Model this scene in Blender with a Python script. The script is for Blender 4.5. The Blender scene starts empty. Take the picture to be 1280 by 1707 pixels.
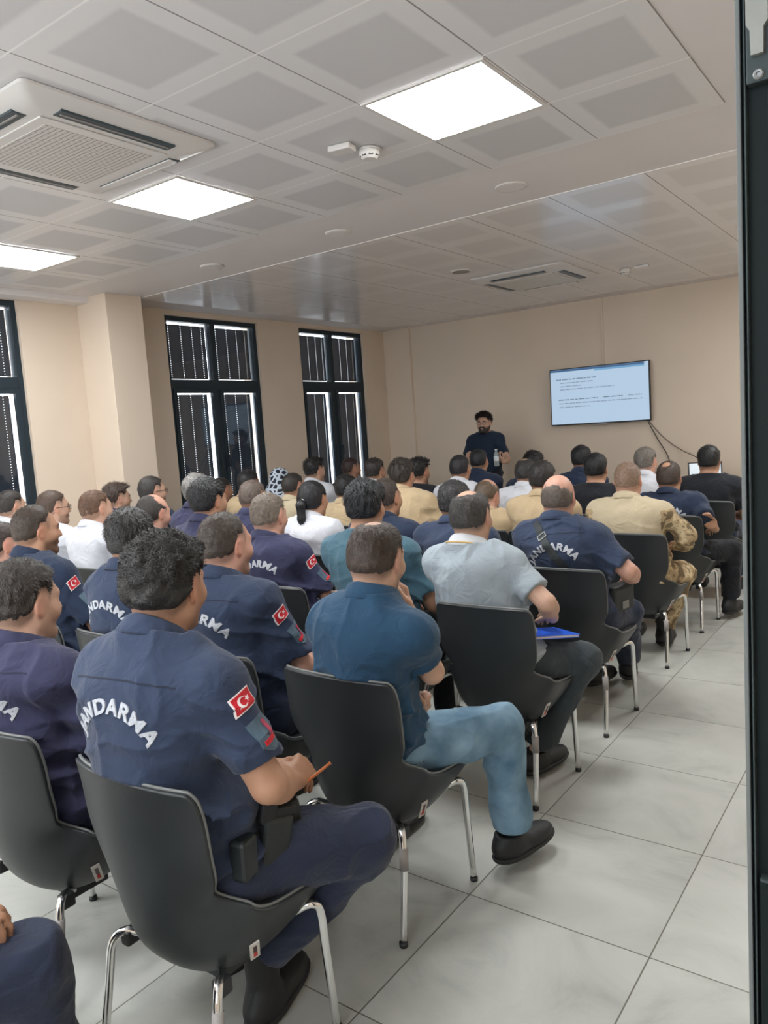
import bpy, bmesh, math, random, time
import numpy as np
from mathutils import Vector, Matrix
from mathutils.bvhtree import BVHTree
T0 = time.time()
scene = bpy.context.scene
COL = scene.collection

# ------------------------------------------------------------------ camera, world, exposure
CH = 1.58                      # eye height of the photographer
CEIL = 2.956
YAW, PITCH, ROLL, FPX = 0.635, -0.110, -0.067, 1270.995
def cam_axes():
    cy, sy = math.cos(YAW), math.sin(YAW)
    F = np.array([-sy*math.cos(PITCH), cy*math.cos(PITCH), math.sin(PITCH)])
    r = np.array([cy, sy, 0.0]); u = np.cross(r, F)
    c, s = math.cos(ROLL), math.sin(ROLL)
    return c*r+s*u, -s*r+c*u, F
CR, CU, CF = cam_axes()
cd = bpy.data.cameras.new('camera'); cam = bpy.data.objects.new('camera', cd); COL.objects.link(cam)
m = Matrix((( CR[0], CU[0], -CF[0], 0), (CR[1], CU[1], -CF[1], 0), (CR[2], CU[2], -CF[2], CH), (0, 0, 0, 1)))
cam.matrix_world = m
cd.sensor_fit = 'VERTICAL'; cd.sensor_height = 36.0; cd.lens = FPX/1707*36.0
cd.clip_start = 0.02; cd.clip_end = 200
scene.camera = cam
vs = scene.view_settings
vs.view_transform = 'Standard'; vs.look = 'None'; vs.gamma = 1.0; vs.use_curve_mapping = False
vs.exposure = 0.84
world = bpy.data.worlds.new('daylight'); scene.world = world; world.use_nodes = True
bgn = world.node_tree.nodes['Background']; bgn.inputs[0].default_value = (0.86, 0.92, 1.0, 1); bgn.inputs[1].default_value = 4.0
PANEL_E = 21.0                 # luminous strength of the ceiling panels

def ray_plane(px, py, axis, val):
    """world point on the plane axis=val met by the sight line of a photograph position"""
    v = CF + CR*(px-640)/FPX - CU*(py-853.5)/FPX
    C = np.array([0, 0, CH]); t = (val-C[axis])/v[axis]
    return C+v*t

# ------------------------------------------------------------------ materials
def new_mat(name):
    mt = bpy.data.materials.new(name); mt.use_nodes = True
    nt = mt.node_tree; b = nt.nodes['Principled BSDF']
    return mt, nt, b
def L(nt, a, b): nt.links.new(a, b)
def mat(name, col, rough=0.6, metal=0.0, var=0.0, vscale=8.0, bump=0.0, bscale=60.0, sheen=0.0, spec=0.5, coat=0.0, attr=None, emit=None, weave=False):
    mt, nt, b = new_mat(name)
    b.inputs['Roughness'].default_value = rough; b.inputs['Metallic'].default_value = metal
    b.inputs['Specular IOR Level'].default_value = spec
    if sheen: b.inputs['Sheen Weight'].default_value = sheen; b.inputs['Sheen Roughness'].default_value = 0.5
    if coat: b.inputs['Coat Weight'].default_value = coat
    tc = nt.nodes.new('ShaderNodeTexCoord')
    src = None
    if attr:
        a = nt.nodes.new('ShaderNodeAttribute'); a.attribute_name = attr; src = a.outputs['Color']
    if var > 0:
        n = nt.nodes.new('ShaderNodeTexNoise'); n.inputs['Scale'].default_value = vscale; n.inputs['Detail'].default_value = 5
        L(nt, tc.outputs['Object'], n.inputs['Vector'])
        mr = nt.nodes.new('ShaderNodeMapRange'); mr.inputs['From Min'].default_value = 0.3; mr.inputs['From Max'].default_value = 0.7
        mr.inputs['To Min'].default_value = 1-var; mr.inputs['To Max'].default_value = 1+var
        L(nt, n.outputs['Fac'], mr.inputs['Value'])
        mx = nt.nodes.new('ShaderNodeMix'); mx.data_type = 'RGBA'; mx.blend_type = 'MULTIPLY'; mx.inputs['Factor'].default_value = 1
        if src is not None: L(nt, src, mx.inputs['A'])
        else: mx.inputs['A'].default_value = (*col, 1)
        cb = nt.nodes.new('ShaderNodeCombineColor')
        for k in range(3): L(nt, mr.outputs[0], cb.inputs[k])
        L(nt, cb.outputs[0], mx.inputs['B'])
        src = mx.outputs['Result']
    if src is not None: L(nt, src, b.inputs['Base Color'])
    else: b.inputs['Base Color'].default_value = (*col, 1)
    if bump > 0:
        n2 = nt.nodes.new('ShaderNodeTexNoise'); n2.inputs['Scale'].default_value = bscale; n2.inputs['Detail'].default_value = 4
        L(nt, tc.outputs['Object'], n2.inputs['Vector'])
        bp = nt.nodes.new('ShaderNodeBump'); bp.inputs['Strength'].default_value = bump; bp.inputs['Distance'].default_value = 0.01
        L(nt, n2.outputs['Fac'], bp.inputs['Height']); L(nt, bp.outputs[0], b.inputs['Normal'])
    if emit:
        b.inputs['Emission Color'].default_value = (*emit[0], 1); b.inputs['Emission Strength'].default_value = emit[1]
    return mt
def srgb(r, g, b_):
    f = lambda c: (c/255/12.92) if c/255 <= 0.04045 else ((c/255+0.055)/1.055)**2.4
    return (f(r), f(g), f(b_))

M = {}
M['wall'] = mat('beige_paint', srgb(216, 200, 181), 0.75, var=0.02, vscale=2.0, bump=0.05, bscale=180)
M['gypsum'] = mat('ceiling_paint', srgb(224, 219, 217), 0.8, var=0.015, vscale=3)
M['frame'] = mat('anthracite_aluminium', srgb(34, 47, 55), 0.5, 0.0, spec=0.35)
M['blind'] = mat('charcoal_slats', srgb(66, 78, 92), 0.55, 0.0)
M['white_pl'] = mat('white_plastic', srgb(215, 211, 206), 0.4)
M['grey_pl'] = mat('grey_plastic', srgb(150, 145, 142), 0.5)
M['dark_pl'] = mat('dark_plastic', srgb(35, 36, 38), 0.45)
M['slot'] = mat('teal_slot_shadow', srgb(52, 66, 72), 0.4)
M['chrome'] = mat('chrome', (0.78, 0.78, 0.77), 0.16, 1.0)
M['leather'] = mat('dark_grey_leatherette', srgb(35, 39, 41), 0.42, var=0.06, vscale=6, bump=0.12, bscale=420, spec=0.5)
M['leather2'] = mat('dark_grey_leatherette_pad', srgb(46, 50, 52), 0.42, var=0.05, vscale=6, bump=0.12, bscale=420)
M['rim_highlight'] = mat('grey_rim_highlight', srgb(104, 106, 104), 0.35)  # lighter grey paints the highlight along the chair rim seam
M['sticker'] = mat('paper_tag', srgb(205, 200, 194), 0.6)
M['ink'] = mat('dark_ink', srgb(66, 40, 44), 0.6)
M['redink'] = mat('red_ink', srgb(190, 60, 50), 0.6)
M['thread'] = mat('silver_grey_embroidery', srgb(186, 190, 196), 0.7, var=0.16, vscale=180, bump=0.4, bscale=500)
M['red'] = mat('red_patch', srgb(196, 26, 42), 0.65, var=0.06, vscale=120)
M['whitep'] = mat('white_thread', srgb(232, 222, 220), 0.7)
M['seam'] = mat('navy_seam', srgb(26, 33, 50), 0.85)
M['patchgrey'] = mat('slate_patch', srgb(72, 92, 106), 0.7, var=0.08, vscale=90)
M['crimson'] = mat('crimson_patch', srgb(160, 56, 78), 0.7)
M['strap'] = mat('black_webbing', srgb(34, 40, 42), 0.6, bump=0.2, bscale=500)
M['blackp'] = mat('black_matte', srgb(20, 21, 23), 0.6, bump=0.1, bscale=200)
M['sole'] = mat('black_rubber', srgb(24, 24, 25), 0.7)
M['sock'] = mat('white_sock', srgb(205, 205, 205), 0.9)
M['lens'] = mat('glasses_metal', srgb(38, 34, 34), 0.3, 0.4)
M['pencil'] = mat('pencil_wood', srgb(196, 112, 62), 0.5)
M['blue'] = mat('blue_folder', srgb(36, 92, 214), 0.4)
M['wood'] = mat('brown_wood', srgb(128, 84, 66), 0.5, var=0.15, vscale=14)
M['deskwhite'] = mat('white_laminate', srgb(222, 218, 212), 0.4)
M['screenlit'] = mat('laptop_screen', srgb(190, 200, 205), 0.3, emit=(srgb(190, 200, 208), 0.35))
M['olive'] = mat('holster_polymer', srgb(30, 36, 37), 0.5, bump=0.15, bscale=160)
M['bluedark'] = mat('bottle_cap_white', srgb(215, 222, 226), 0.35)
M['gold'] = mat('yellow_trim', srgb(206, 168, 92), 0.7)
M['whitecloth'] = mat('white_shirt_trim', srgb(214, 216, 220), 0.85)

def fabric(name, rgb, rough=0.85, var=0.07, bump=0.5):
    mt = mat(name, srgb(*rgb), rough, var=var, vscale=9, sheen=0.12, spec=0.25)
    nt = mt.node_tree; b = nt.nodes['Principled BSDF']; tc = [n for n in nt.nodes if n.type == 'TEX_COORD'][0]
    n1 = nt.nodes.new('ShaderNodeTexNoise'); n1.inputs['Scale'].default_value = 13; n1.inputs['Detail'].default_value = 3; n1.inputs['Distortion'].default_value = 1.2
    n2 = nt.nodes.new('ShaderNodeTexNoise'); n2.inputs['Scale'].default_value = 650; n2.inputs['Detail'].default_value = 1
    for n in (n1, n2): L(nt, tc.outputs['Object'], n.inputs['Vector'])
    b1 = nt.nodes.new('ShaderNodeBump'); b1.inputs['Strength'].default_value = bump; b1.inputs['Distance'].default_value = 0.02
    b2 = nt.nodes.new('ShaderNodeBump'); b2.inputs['Strength'].default_value = 0.12; b2.inputs['Distance'].default_value = 0.002
    L(nt, n1.outputs['Fac'], b1.inputs['Height']); L(nt, n2.outputs['Fac'], b2.inputs['Height'])
    L(nt, b1.outputs[0], b2.inputs['Normal']); L(nt, b2.outputs[0], b.inputs['Normal'])
    return mt
FAB = {
 'navy': fabric('navy_uniform_cloth', (47, 58, 80)), 'navyp': fabric('purplish_navy_cloth', (53, 54, 80)),
 'navyd': fabric('dark_navy_cloth', (36, 47, 68)), 'polo': fabric('petrol_blue_pique', (36, 67, 92)),
 'teal': fabric('grey_teal_jersey', (70, 102, 116)), 'grey': fabric('light_grey_melange', (150, 160, 166)),
 'white': fabric('white_shirting', (204, 206, 212)), 'tan': fabric('tan_uniform_cloth', (190, 168, 134)),
 'tan2': fabric('pale_tan_cloth', (190, 176, 148)), 'black': fabric('black_jersey', (30, 32, 38)),
 'tnavy': fabric('dark_trousers_cloth', (40, 47, 66)), 'jeans': None, 'bjeans': fabric('charcoal_denim', (52, 60, 64)),
 'tblack': fabric('black_trousers_cloth', (27, 29, 34)), 'pres': fabric('midnight_blue_jersey', (26, 40, 58)),
}
def denim():
    mt, nt, b = new_mat('washed_blue_denim'); b.inputs['Roughness'].default_value = 0.9
    tc = nt.nodes.new('ShaderNodeTexCoord'); n = nt.nodes.new('ShaderNodeTexNoise'); n.inputs['Scale'].default_value = 7; n.inputs['Detail'].default_value = 6
    L(nt, tc.outputs['Object'], n.inputs['Vector'])
    r = nt.nodes.new('ShaderNodeValToRGB'); r.color_ramp.elements[0].position = 0.3; r.color_ramp.elements[1].position = 0.72
    r.color_ramp.elements[0].color = (*srgb(66, 98, 120), 1); r.color_ramp.elements[1].color = (*srgb(134, 164, 182), 1)
    L(nt, n.outputs['Fac'], r.inputs[0]); L(nt, r.outputs[0], b.inputs['Base Color'])
    n2 = nt.nodes.new('ShaderNodeTexNoise'); n2.inputs['Scale'].default_value = 500; L(nt, tc.outputs['Object'], n2.inputs['Vector'])
    bp = nt.nodes.new('ShaderNodeBump'); bp.inputs['Strength'].default_value = 0.3; bp.inputs['Distance'].default_value = 0.003
    L(nt, n2.outputs['Fac'], bp.inputs['Height']); L(nt, bp.outputs[0], b.inputs['Normal'])
    return mt
FAB['jeans'] = denim()
def camo():
    mt, nt, b = new_mat('desert_camouflage_cloth'); b.inputs['Roughness'].default_value = 0.9
    tc = nt.nodes.new('ShaderNodeTexCoord'); n = nt.nodes.new('ShaderNodeTexNoise'); n.inputs['Scale'].default_value = 16; n.inputs['Detail'].default_value = 3
    L(nt, tc.outputs['Object'], n.inputs['Vector'])
    r = nt.nodes.new('ShaderNodeValToRGB'); r.color_ramp.interpolation = 'CONSTANT'
    e = r.color_ramp.elements; e[0].color = (*srgb(112, 96, 72), 1); e[1].position = 0.44; e[1].color = (*srgb(168, 146, 112), 1)
    k = e.new(0.54); k.color = (*srgb(196, 176, 140), 1); k = e.new(0.64); k.color = (*srgb(136, 122, 92), 1)
    L(nt, n.outputs['Fac'], r.inputs[0]); L(nt, r.outputs[0], b.inputs['Base Color'])
    return mt
FAB['camo'] = camo()
def scarf_mat():
    mt, nt, b = new_mat('patterned_headscarf_silk'); b.inputs['Roughness'].default_value = 0.5
    tc = nt.nodes.new('ShaderNodeTexCoord'); v = nt.nodes.new('ShaderNodeTexVoronoi'); v.feature = 'DISTANCE_TO_EDGE'; v.inputs['Scale'].default_value = 17
    L(nt, tc.outputs['Object'], v.inputs['Vector'])
    r = nt.nodes.new('ShaderNodeValToRGB'); r.color_ramp.interpolation = 'CONSTANT'
    r.color_ramp.elements[0].color = (*srgb(206, 218, 232), 1); r.color_ramp.elements[1].position = 0.13; r.color_ramp.elements[1].color = (*srgb(24, 32, 46), 1)
    L(nt, v.outputs['Distance'], r.inputs[0]); L(nt, r.outputs[0], b.inputs['Base Color'])
    return mt
M['scarf'] = scarf_mat()
M['skin'] = mat('skin', (1, 1, 1), 0.5, attr='tone', var=0.05, vscale=30, bump=0.08, bscale=260, spec=0.4)
M['skin'].node_tree.nodes['Principled BSDF'].inputs['Subsurface Weight'].default_value = 0.08
M['skin'].node_tree.nodes['Principled BSDF'].inputs['Subsurface Radius'].default_value = (0.02, 0.008, 0.004)
HAIRM = {}
def hair_mat(rgb):
    if rgb in HAIRM: return HAIRM[rgb]
    mt = mat('hair_%s' % ('dark' if sum(rgb) < 120 else 'brown' if sum(rgb) < 260 else 'grey'), srgb(*rgb), 0.42, var=0.3, vscale=70, bump=0.35, bscale=240, spec=0.45)
    HAIRM[rgb] = mt; return mt

def ceiling_mat(x0, y0, rg=0.33, pc=(206, 204, 204), tc_=(225, 223, 222)):
    mt, nt, b = new_mat('metal_ceiling_tiles'); b.inputs['Roughness'].default_value = 0.33; b.inputs['Specular IOR Level'].default_value = 0.55
    g = nt.nodes.new('ShaderNodeNewGeometry'); sp = nt.nodes.new('ShaderNodeSeparateXYZ'); L(nt, g.outputs['Position'], sp.inputs[0])
    def mth(op, a, b_=None):
        n = nt.nodes.new('ShaderNodeMath'); n.operation = op
        if hasattr(a, 'links'): L(nt, a, n.inputs[0])
        else: n.inputs[0].default_value = a
        if b_ is not None:
            if hasattr(b_, 'links'): L(nt, b_, n.inputs[1])
            else: n.inputs[1].default_value = b_
        return n.outputs[0]
    def frac(o, o0):
        a = mth('DIVIDE', mth('SUBTRACT', o, o0), 0.6)
        return mth('ABSOLUTE', mth('SUBTRACT', mth('FRACT', mth('ADD', a, 40.0)), 0.5))
    fx, fy = frac(sp.outputs[0], x0), frac(sp.outputs[1], y0)
    mxx = mth('MAXIMUM', fx, fy)
    pr_ = nt.nodes.new('ShaderNodeMapRange'); pr_.inputs['From Min'].default_value = 0.362; pr_.inputs['From Max'].default_value = 0.325; L(nt, mxx, pr_.inputs['Value']); perf = pr_.outputs[0]
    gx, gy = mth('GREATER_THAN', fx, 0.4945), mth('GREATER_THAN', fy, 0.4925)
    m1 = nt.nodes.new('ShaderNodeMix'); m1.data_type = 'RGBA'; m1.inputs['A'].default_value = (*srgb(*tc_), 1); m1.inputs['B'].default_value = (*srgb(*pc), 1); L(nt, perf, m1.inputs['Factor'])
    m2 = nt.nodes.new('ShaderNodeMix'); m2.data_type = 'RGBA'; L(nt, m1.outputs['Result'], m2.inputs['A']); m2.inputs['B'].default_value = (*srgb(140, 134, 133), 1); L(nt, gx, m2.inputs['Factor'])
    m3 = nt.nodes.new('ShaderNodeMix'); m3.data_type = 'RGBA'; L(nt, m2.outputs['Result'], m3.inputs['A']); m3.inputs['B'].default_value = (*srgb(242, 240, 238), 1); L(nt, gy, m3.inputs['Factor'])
    L(nt, m3.outputs['Result'], b.inputs['Base Color'])
    rr = nt.nodes.new('ShaderNodeMapRange'); rr.inputs['To Min'].default_value = rg; rr.inputs['To Max'].default_value = rg*1.5; L(nt, perf, rr.inputs['Value']); L(nt, rr.outputs[0], b.inputs['Roughness'])
    # each tray hangs a hair differently: a slight tilt per tile and a soft pillow
    n = nt.nodes.new('ShaderNodeTexNoise'); n.inputs['Scale'].default_value = 1.6; L(nt, g.outputs['Position'], n.inputs['Vector'])
    bp = nt.nodes.new('ShaderNodeBump'); bp.inputs['Strength'].default_value = 0.12; bp.inputs['Distance'].default_value = 0.05
    L(nt, n.outputs['Fac'], bp.inputs['Height']); L(nt, bp.outputs[0], b.inputs['Normal'])
    return mt
def floor_mat():
    mt, nt, b = new_mat('grey_porcelain_floor_tiles')
    g = nt.nodes.new('ShaderNodeNewGeometry')
    mp = nt.nodes.new('ShaderNodeMapping'); mp.vector_type = 'POINT'
    mp.inputs['Location'].default_value = (0.670/0.598, -2.061/0.610, 0); mp.inputs['Scale'].default_value = (1/0.598, 1/0.610, 1)
    L(nt, g.outputs['Position'], mp.inputs['Vector'])
    br = nt.nodes.new('ShaderNodeTexBrick'); br.offset = 0.0; br.squash = 1.0
    br.inputs['Scale'].default_value = 1.0; br.inputs['Brick Width'].default_value = 1.0; br.inputs['Row Height'].default_value = 1.0
    br.inputs['Mortar Size'].default_value = 0.0042; br.inputs['Mortar Smooth'].default_value = 0.3
    br.inputs['Color1'].default_value = (0.0, 0, 0, 1); br.inputs['Color2'].default_value = (1, 1, 1, 1); br.inputs['Mortar'].default_value = (0.5, 0.5, 0.5, 1)
    L(nt, mp.outputs[0], br.inputs['Vector'])
    n = nt.nodes.new('ShaderNodeTexNoise'); n.inputs['Scale'].default_value = 2.2; n.inputs['Detail'].default_value = 8; n.inputs['Roughness'].default_value = 0.62; n.inputs['Distortion'].default_value = 1.5
    av = nt.nodes.new('ShaderNodeVectorMath'); av.operation = 'MULTIPLY_ADD'; L(nt, br.outputs['Color'], av.inputs[0]); av.inputs[1].default_value = (7, 7, 7); L(nt, g.outputs['Position'], av.inputs[2])
    L(nt, av.outputs[0], n.inputs['Vector'])
    r = nt.nodes.new('ShaderNodeValToRGB'); e = r.color_ramp.elements
    e[0].position = 0.28; e[0].color = (*srgb(151, 152, 146), 1); e[1].position = 0.75; e[1].color = (*srgb(183, 183, 176), 1)
    k = e.new(0.45); k.color = (*srgb(170, 171, 164), 1)
    L(nt, n.outputs['Fac'], r.inputs[0])
    mx = nt.nodes.new('ShaderNodeMix'); mx.data_type = 'RGBA'; L(nt, br.outputs['Fac'], mx.inputs['Factor']); L(nt, r.outputs[0], mx.inputs['A']); mx.inputs['B'].default_value = (*srgb(100, 96, 86), 1)
    L(nt, mx.outputs['Result'], b.inputs['Base Color'])
    rg = nt.nodes.new('ShaderNodeMapRange'); rg.inputs['To Min'].default_value = 0.3; rg.inputs['To Max'].default_value = 0.45; L(nt, n.outputs['Fac'], rg.inputs['Value']); L(nt, rg.outputs[0], b.inputs['Roughness'])
    bp = nt.nodes.new('ShaderNodeBump'); bp.inputs['Strength'].default_value = 0.4; bp.inputs['Distance'].default_value = 0.002; bp.invert = True
    L(nt, br.outputs['Fac'], bp.inputs['Height']); L(nt, bp.outputs[0], b.inputs['Normal'])
    return mt
M['floor'] = floor_mat()
M['tileA'] = ceiling_mat(-2.618, 2.151); M['tileB'] = ceiling_mat(-2.618, 4.698, 0.17, (222, 219, 218), (236, 233, 232))

def emis(name, col, st):
    mt, nt, b = new_mat(name); b.inputs['Base Color'].default_value = (0.02, 0.02, 0.02, 1) if st < 2 else (*col, 1)
    b.inputs['Emission Color'].default_value = (*col, 1); b.inputs['Emission Strength'].default_value = st
    return mt
M['panel'] = emis('led_diffuser', (0.965, 0.985, 1.0), PANEL_E)

# ------------------------------------------------------------------ mesh helpers
def link_mesh(name, verts, faces, material=None, parent=None, smooth=False, loc=None):
    me = bpy.data.meshes.new(name)
    if isinstance(verts, np.ndarray):
        nv = len(verts); me.vertices.add(nv); me.vertices.foreach_set('co', np.ascontiguousarray(verts, dtype=np.float32).ravel())
        fa = np.asarray(faces, dtype=np.int32); nf, k = fa.shape
        me.loops.add(nf*k); me.loops.foreach_set('vertex_index', fa.ravel())
        me.polygons.add(nf); me.polygons.foreach_set('loop_start', np.arange(0, nf*k, k, dtype=np.int32))
        me.update(calc_edges=True); me.validate()
    else:
        me.from_pydata(verts, [], faces); me.update()
    if smooth: me.polygons.foreach_set('use_smooth', [True]*len(me.polygons))
    o = bpy.data.objects.new(name, me); COL.objects.link(o)
    if material is not None: me.materials.append(material)
    if parent is not None: o.parent = parent
    if loc is not None: o.location = loc
    return o
def bm_obj(name, bm, material, parent=None, smooth=False, loc=None, angle=None):
    me = bpy.data.meshes.new(name); bmesh.ops.recalc_face_normals(bm, faces=bm.faces); bm.to_mesh(me); bm.free()
    if smooth: me.polygons.foreach_set('use_smooth', [True]*len(me.polygons))
    if angle is not None: me.set_sharp_from_angle(angle=angle)
    o = bpy.data.objects.new(name, me); COL.objects.link(o)
    for mm in (material if isinstance(material, (list, tuple)) else [material]): me.materials.append(mm)
    if parent is not None: o.parent = parent
    if loc is not None: o.location = loc
    return o
def add_box(bm, x0, x1, y0, y1, z0, z1, bev=0.0, mi=0):
    t = bmesh.new(); bmesh.ops.create_cube(t, size=1.0)
    for v in t.verts: v.co = Vector(((x0+x1)/2+v.co.x*(x1-x0), (y0+y1)/2+v.co.y*(y1-y0), (z0+z1)/2+v.co.z*(z1-z0)))
    if bev > 0: bmesh.ops.bevel(t, geom=t.edges[:], offset=bev, segments=2, affect='EDGES', profile=0.5)
    merge_bm(bm, t, mi)
def merge_bm(bm, t, mi=0, mtx=None):
    mp = {}
    for v in t.verts: mp[v] = bm.verts.new(mtx @ v.co if mtx is not None else v.co)
    for f in t.faces:
        try: nf = bm.faces.new([mp[v] for v in f.verts]); nf.material_index = mi; nf.smooth = f.smooth
        except ValueError: pass
    t.free()
def box_obj(name, x0, x1, y0, y1, z0, z1, material, parent=None, bev=0.0):
    bm = bmesh.new(); add_box(bm, x0, x1, y0, y1, z0, z1, bev); return bm_obj(name, bm, material, parent)
def tube(bm, pts, rad, seg=12, caps=True, mi=0):
    """round tube along points; rad a number or list"""
    pts = [Vector(p) for p in pts]; n = len(pts); rads = rad if isinstance(rad, (list, tuple)) else [rad]*n
    rings = []; prev = None
    for i, p in enumerate(pts):
        d = (pts[min(i+1, n-1)]-pts[max(i-1, 0)]).normalized()
        if prev is None:
            a = Vector((0, 0, 1)) if abs(d.z) < 0.9 else Vector((1, 0, 0)); x = d.cross(a).normalized()
        else: x = (prev-d*prev.dot(d)).normalized()
        prev = x; y = d.cross(x)
        rings.append([bm.verts.new(p+(x*math.cos(t*2*math.pi/seg)+y*math.sin(t*2*math.pi/seg))*rads[i]) for t in range(seg)])
    for a, b in zip(rings, rings[1:]):
        for t in range(seg):
            f = bm.faces.new((a[t], a[(t+1) % seg], b[(t+1) % seg], b[t])); f.smooth = True; f.material_index = mi
    if caps:
        f = bm.faces.new(rings[0][::-1]); f.material_index = mi; f = bm.faces.new(rings[-1]); f.material_index = mi
def bez(pts, n=8):
    """Catmull-Rom through points"""
    P = [Vector(p) for p in pts]; P = [P[0]*2-P[1]]+P+[P[-1]*2-P[-2]]; out = []
    for i in range(1, len(P)-2):
        for k in range(n):
            t = k/n; a, b, c, d = P[i-1], P[i], P[i+1], P[i+2]
            out.append(0.5*((2*b)+(c-a)*t+(2*a-5*b+4*c-d)*t*t+(3*b-a-3*c+d)*t**3))
    out.append(P[-2]); return out
def disc(bm, c, r, h, seg=32, mi=0, r2=None):
    tube(bm, [Vector(c), Vector(c)+Vector((0, 0, h))], [r, r if r2 is None else r2], seg, True, mi)
def thing(o, label, cat, group=None):
    o['label'] = label; o['category'] = cat
    if group: o['group'] = group
    return o
def empty(name, loc, label=None, cat=None, group=None):
    o = bpy.data.objects.new(name, None); o.empty_display_size = 0.1; COL.objects.link(o); o.location = loc
    if label: thing(o, label, cat, group)
    return o
def struct(o): o['kind'] = 'structure'; return o

# ------------------------------------------------------------------ room shell
WX, FY, RX, BY = -6.55, 9.2, 0.62, -1.3      # window wall, screen wall, door wall, rear wall
H = CEIL
struct(box_obj('floor', WX-0.3, RX+0.3, BY-0.3, FY+0.3, -0.1, 0, M['floor']))
struct(box_obj('wall_front', WX-0.3, RX+0.3, FY, FY+0.3, 0, H+0.2, M['wall']))
FILL_WINS = [(-5.9, -4.3), (-3.6, -2.0), (-1.5, 0.1)]  # unseen openings, added so daylight fills the room from behind
bm = bmesh.new(); xs = WX-0.3
for (a, b) in FILL_WINS:
    add_box(bm, xs, a, BY-0.3, BY, 0, H+0.2); add_box(bm, a, b, BY-0.3, BY, 0, 0.9); add_box(bm, a, b, BY-0.3, BY, 2.75, H+0.2); xs = b
add_box(bm, xs, RX+0.3, BY-0.3, BY, 0, H+0.2)
struct(bm_obj('wall_back', bm, M['wall']))
struct(box_obj('wall_right', RX, RX+0.3, BY, FY, 0, H+0.2, M['wall']))
struct(box_obj('ceiling', WX-0.3, RX+0.3, BY-0.3, FY+0.3, H, H+0.2, M['gypsum']))
# window wall with openings
WINS = [(-0.6, 0.73), (2.34, 3.69), (5.27, 6.62), (7.34, 8.66)]
WZ0, WZ1 = 0.62, 2.90
bm = bmesh.new(); ys = BY
for (a, b) in WINS:
    add_box(bm, WX-0.3, WX, ys, a, 0, H); add_box(bm, WX-0.3, WX, a, b, 0, WZ0); add_box(bm, WX-0.3, WX, a, b, WZ1, H); ys = b
add_box(bm, WX-0.3, WX, ys, FY, 0, H)
struct(bm_obj('wall_left', bm, M['wall']))
struct(box_obj('trim_1', WX, -6.10, 4.27, 4.66, 0, H, M['wall'], bev=0.004))       # concrete column in front of the window wall
struct(box_obj('trim_2', WX, -6.10, FY-0.05, FY, 0, H, M['wall'], bev=0.003))      # pilaster in the far corner
struct(box_obj('trim_3', WX, -6.36, BY, 4.27, H-0.055, H, M['gypsum'], bev=0.003)) # plaster drop above the windows
struct(box_obj('baseboard_front', -6.10, RX, FY-0.015, FY, 0, 0.08, M['wall']))
struct(box_obj('baseboard_left', WX, WX+0.015, BY, 4.27, 0, 0.08, M['wall']))
# suspended metal tile fields
def field(name, x0, x1, y0, y1, mt):
    bm = bmesh.new(); add_box(bm, x0, x1, y0, y1, H-0.004, H+0.001)
    return struct(bm_obj(name, bm, mt))
field('ceiling', -6.218, -0.818, -0.849, 3.951, M['tileA'])
field('ceiling', -6.218, 0.382, 4.698, 8.898, M['tileB'])
# window frames, blinds, glass
glass, nt, b = new_mat('window_glass'); b.inputs['Transmission Weight'].default_value = 1.0; b.inputs['Roughness'].default_value = 0.0; b.inputs['IOR'].default_value = 1.45
M['glass'] = glass
def blind(name, y0, y1, z0, z1, cords, parent, x=WX-0.116, pitch=0.024):
    """closed venetian slats, drilled where the ladder cords run"""
    bm = bmesh.new(); n = int((z1-z0)/pitch)
    for i in range(n):
        z = z0+(i+0.5)*pitch
        segs = []; a = y0
        for c in cords: segs.append((a, c-0.004)); a = c+0.004
        segs.append((a, y1))
        for (a, b_) in segs:     # slat body split at cord slots; thin bridges join above and below each slot
            v = [bm.verts.new((x+dx, yy, z+dz)) for yy in (a, b_) for dx, dz in ((-0.004, -pitch*0.56), (0.004, pitch*0.56), (0.0055, pitch*0.56), (-0.0025, -pitch*0.56))]
            for q in ((0, 1, 5, 4), (1, 2, 6, 5), (2, 3, 7, 6), (3, 0, 4, 7), (0, 3, 2, 1), (4, 5, 6, 7)): bm.faces.new([v[k] for k in q])
        for c in cords: add_box(bm, x-0.002, x+0.002, c-0.0042, c+0.0042, z-pitch*0.56, z+pitch*0.26)
    return bm_obj(name, bm, M['blind'], parent)
wn = 0
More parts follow.
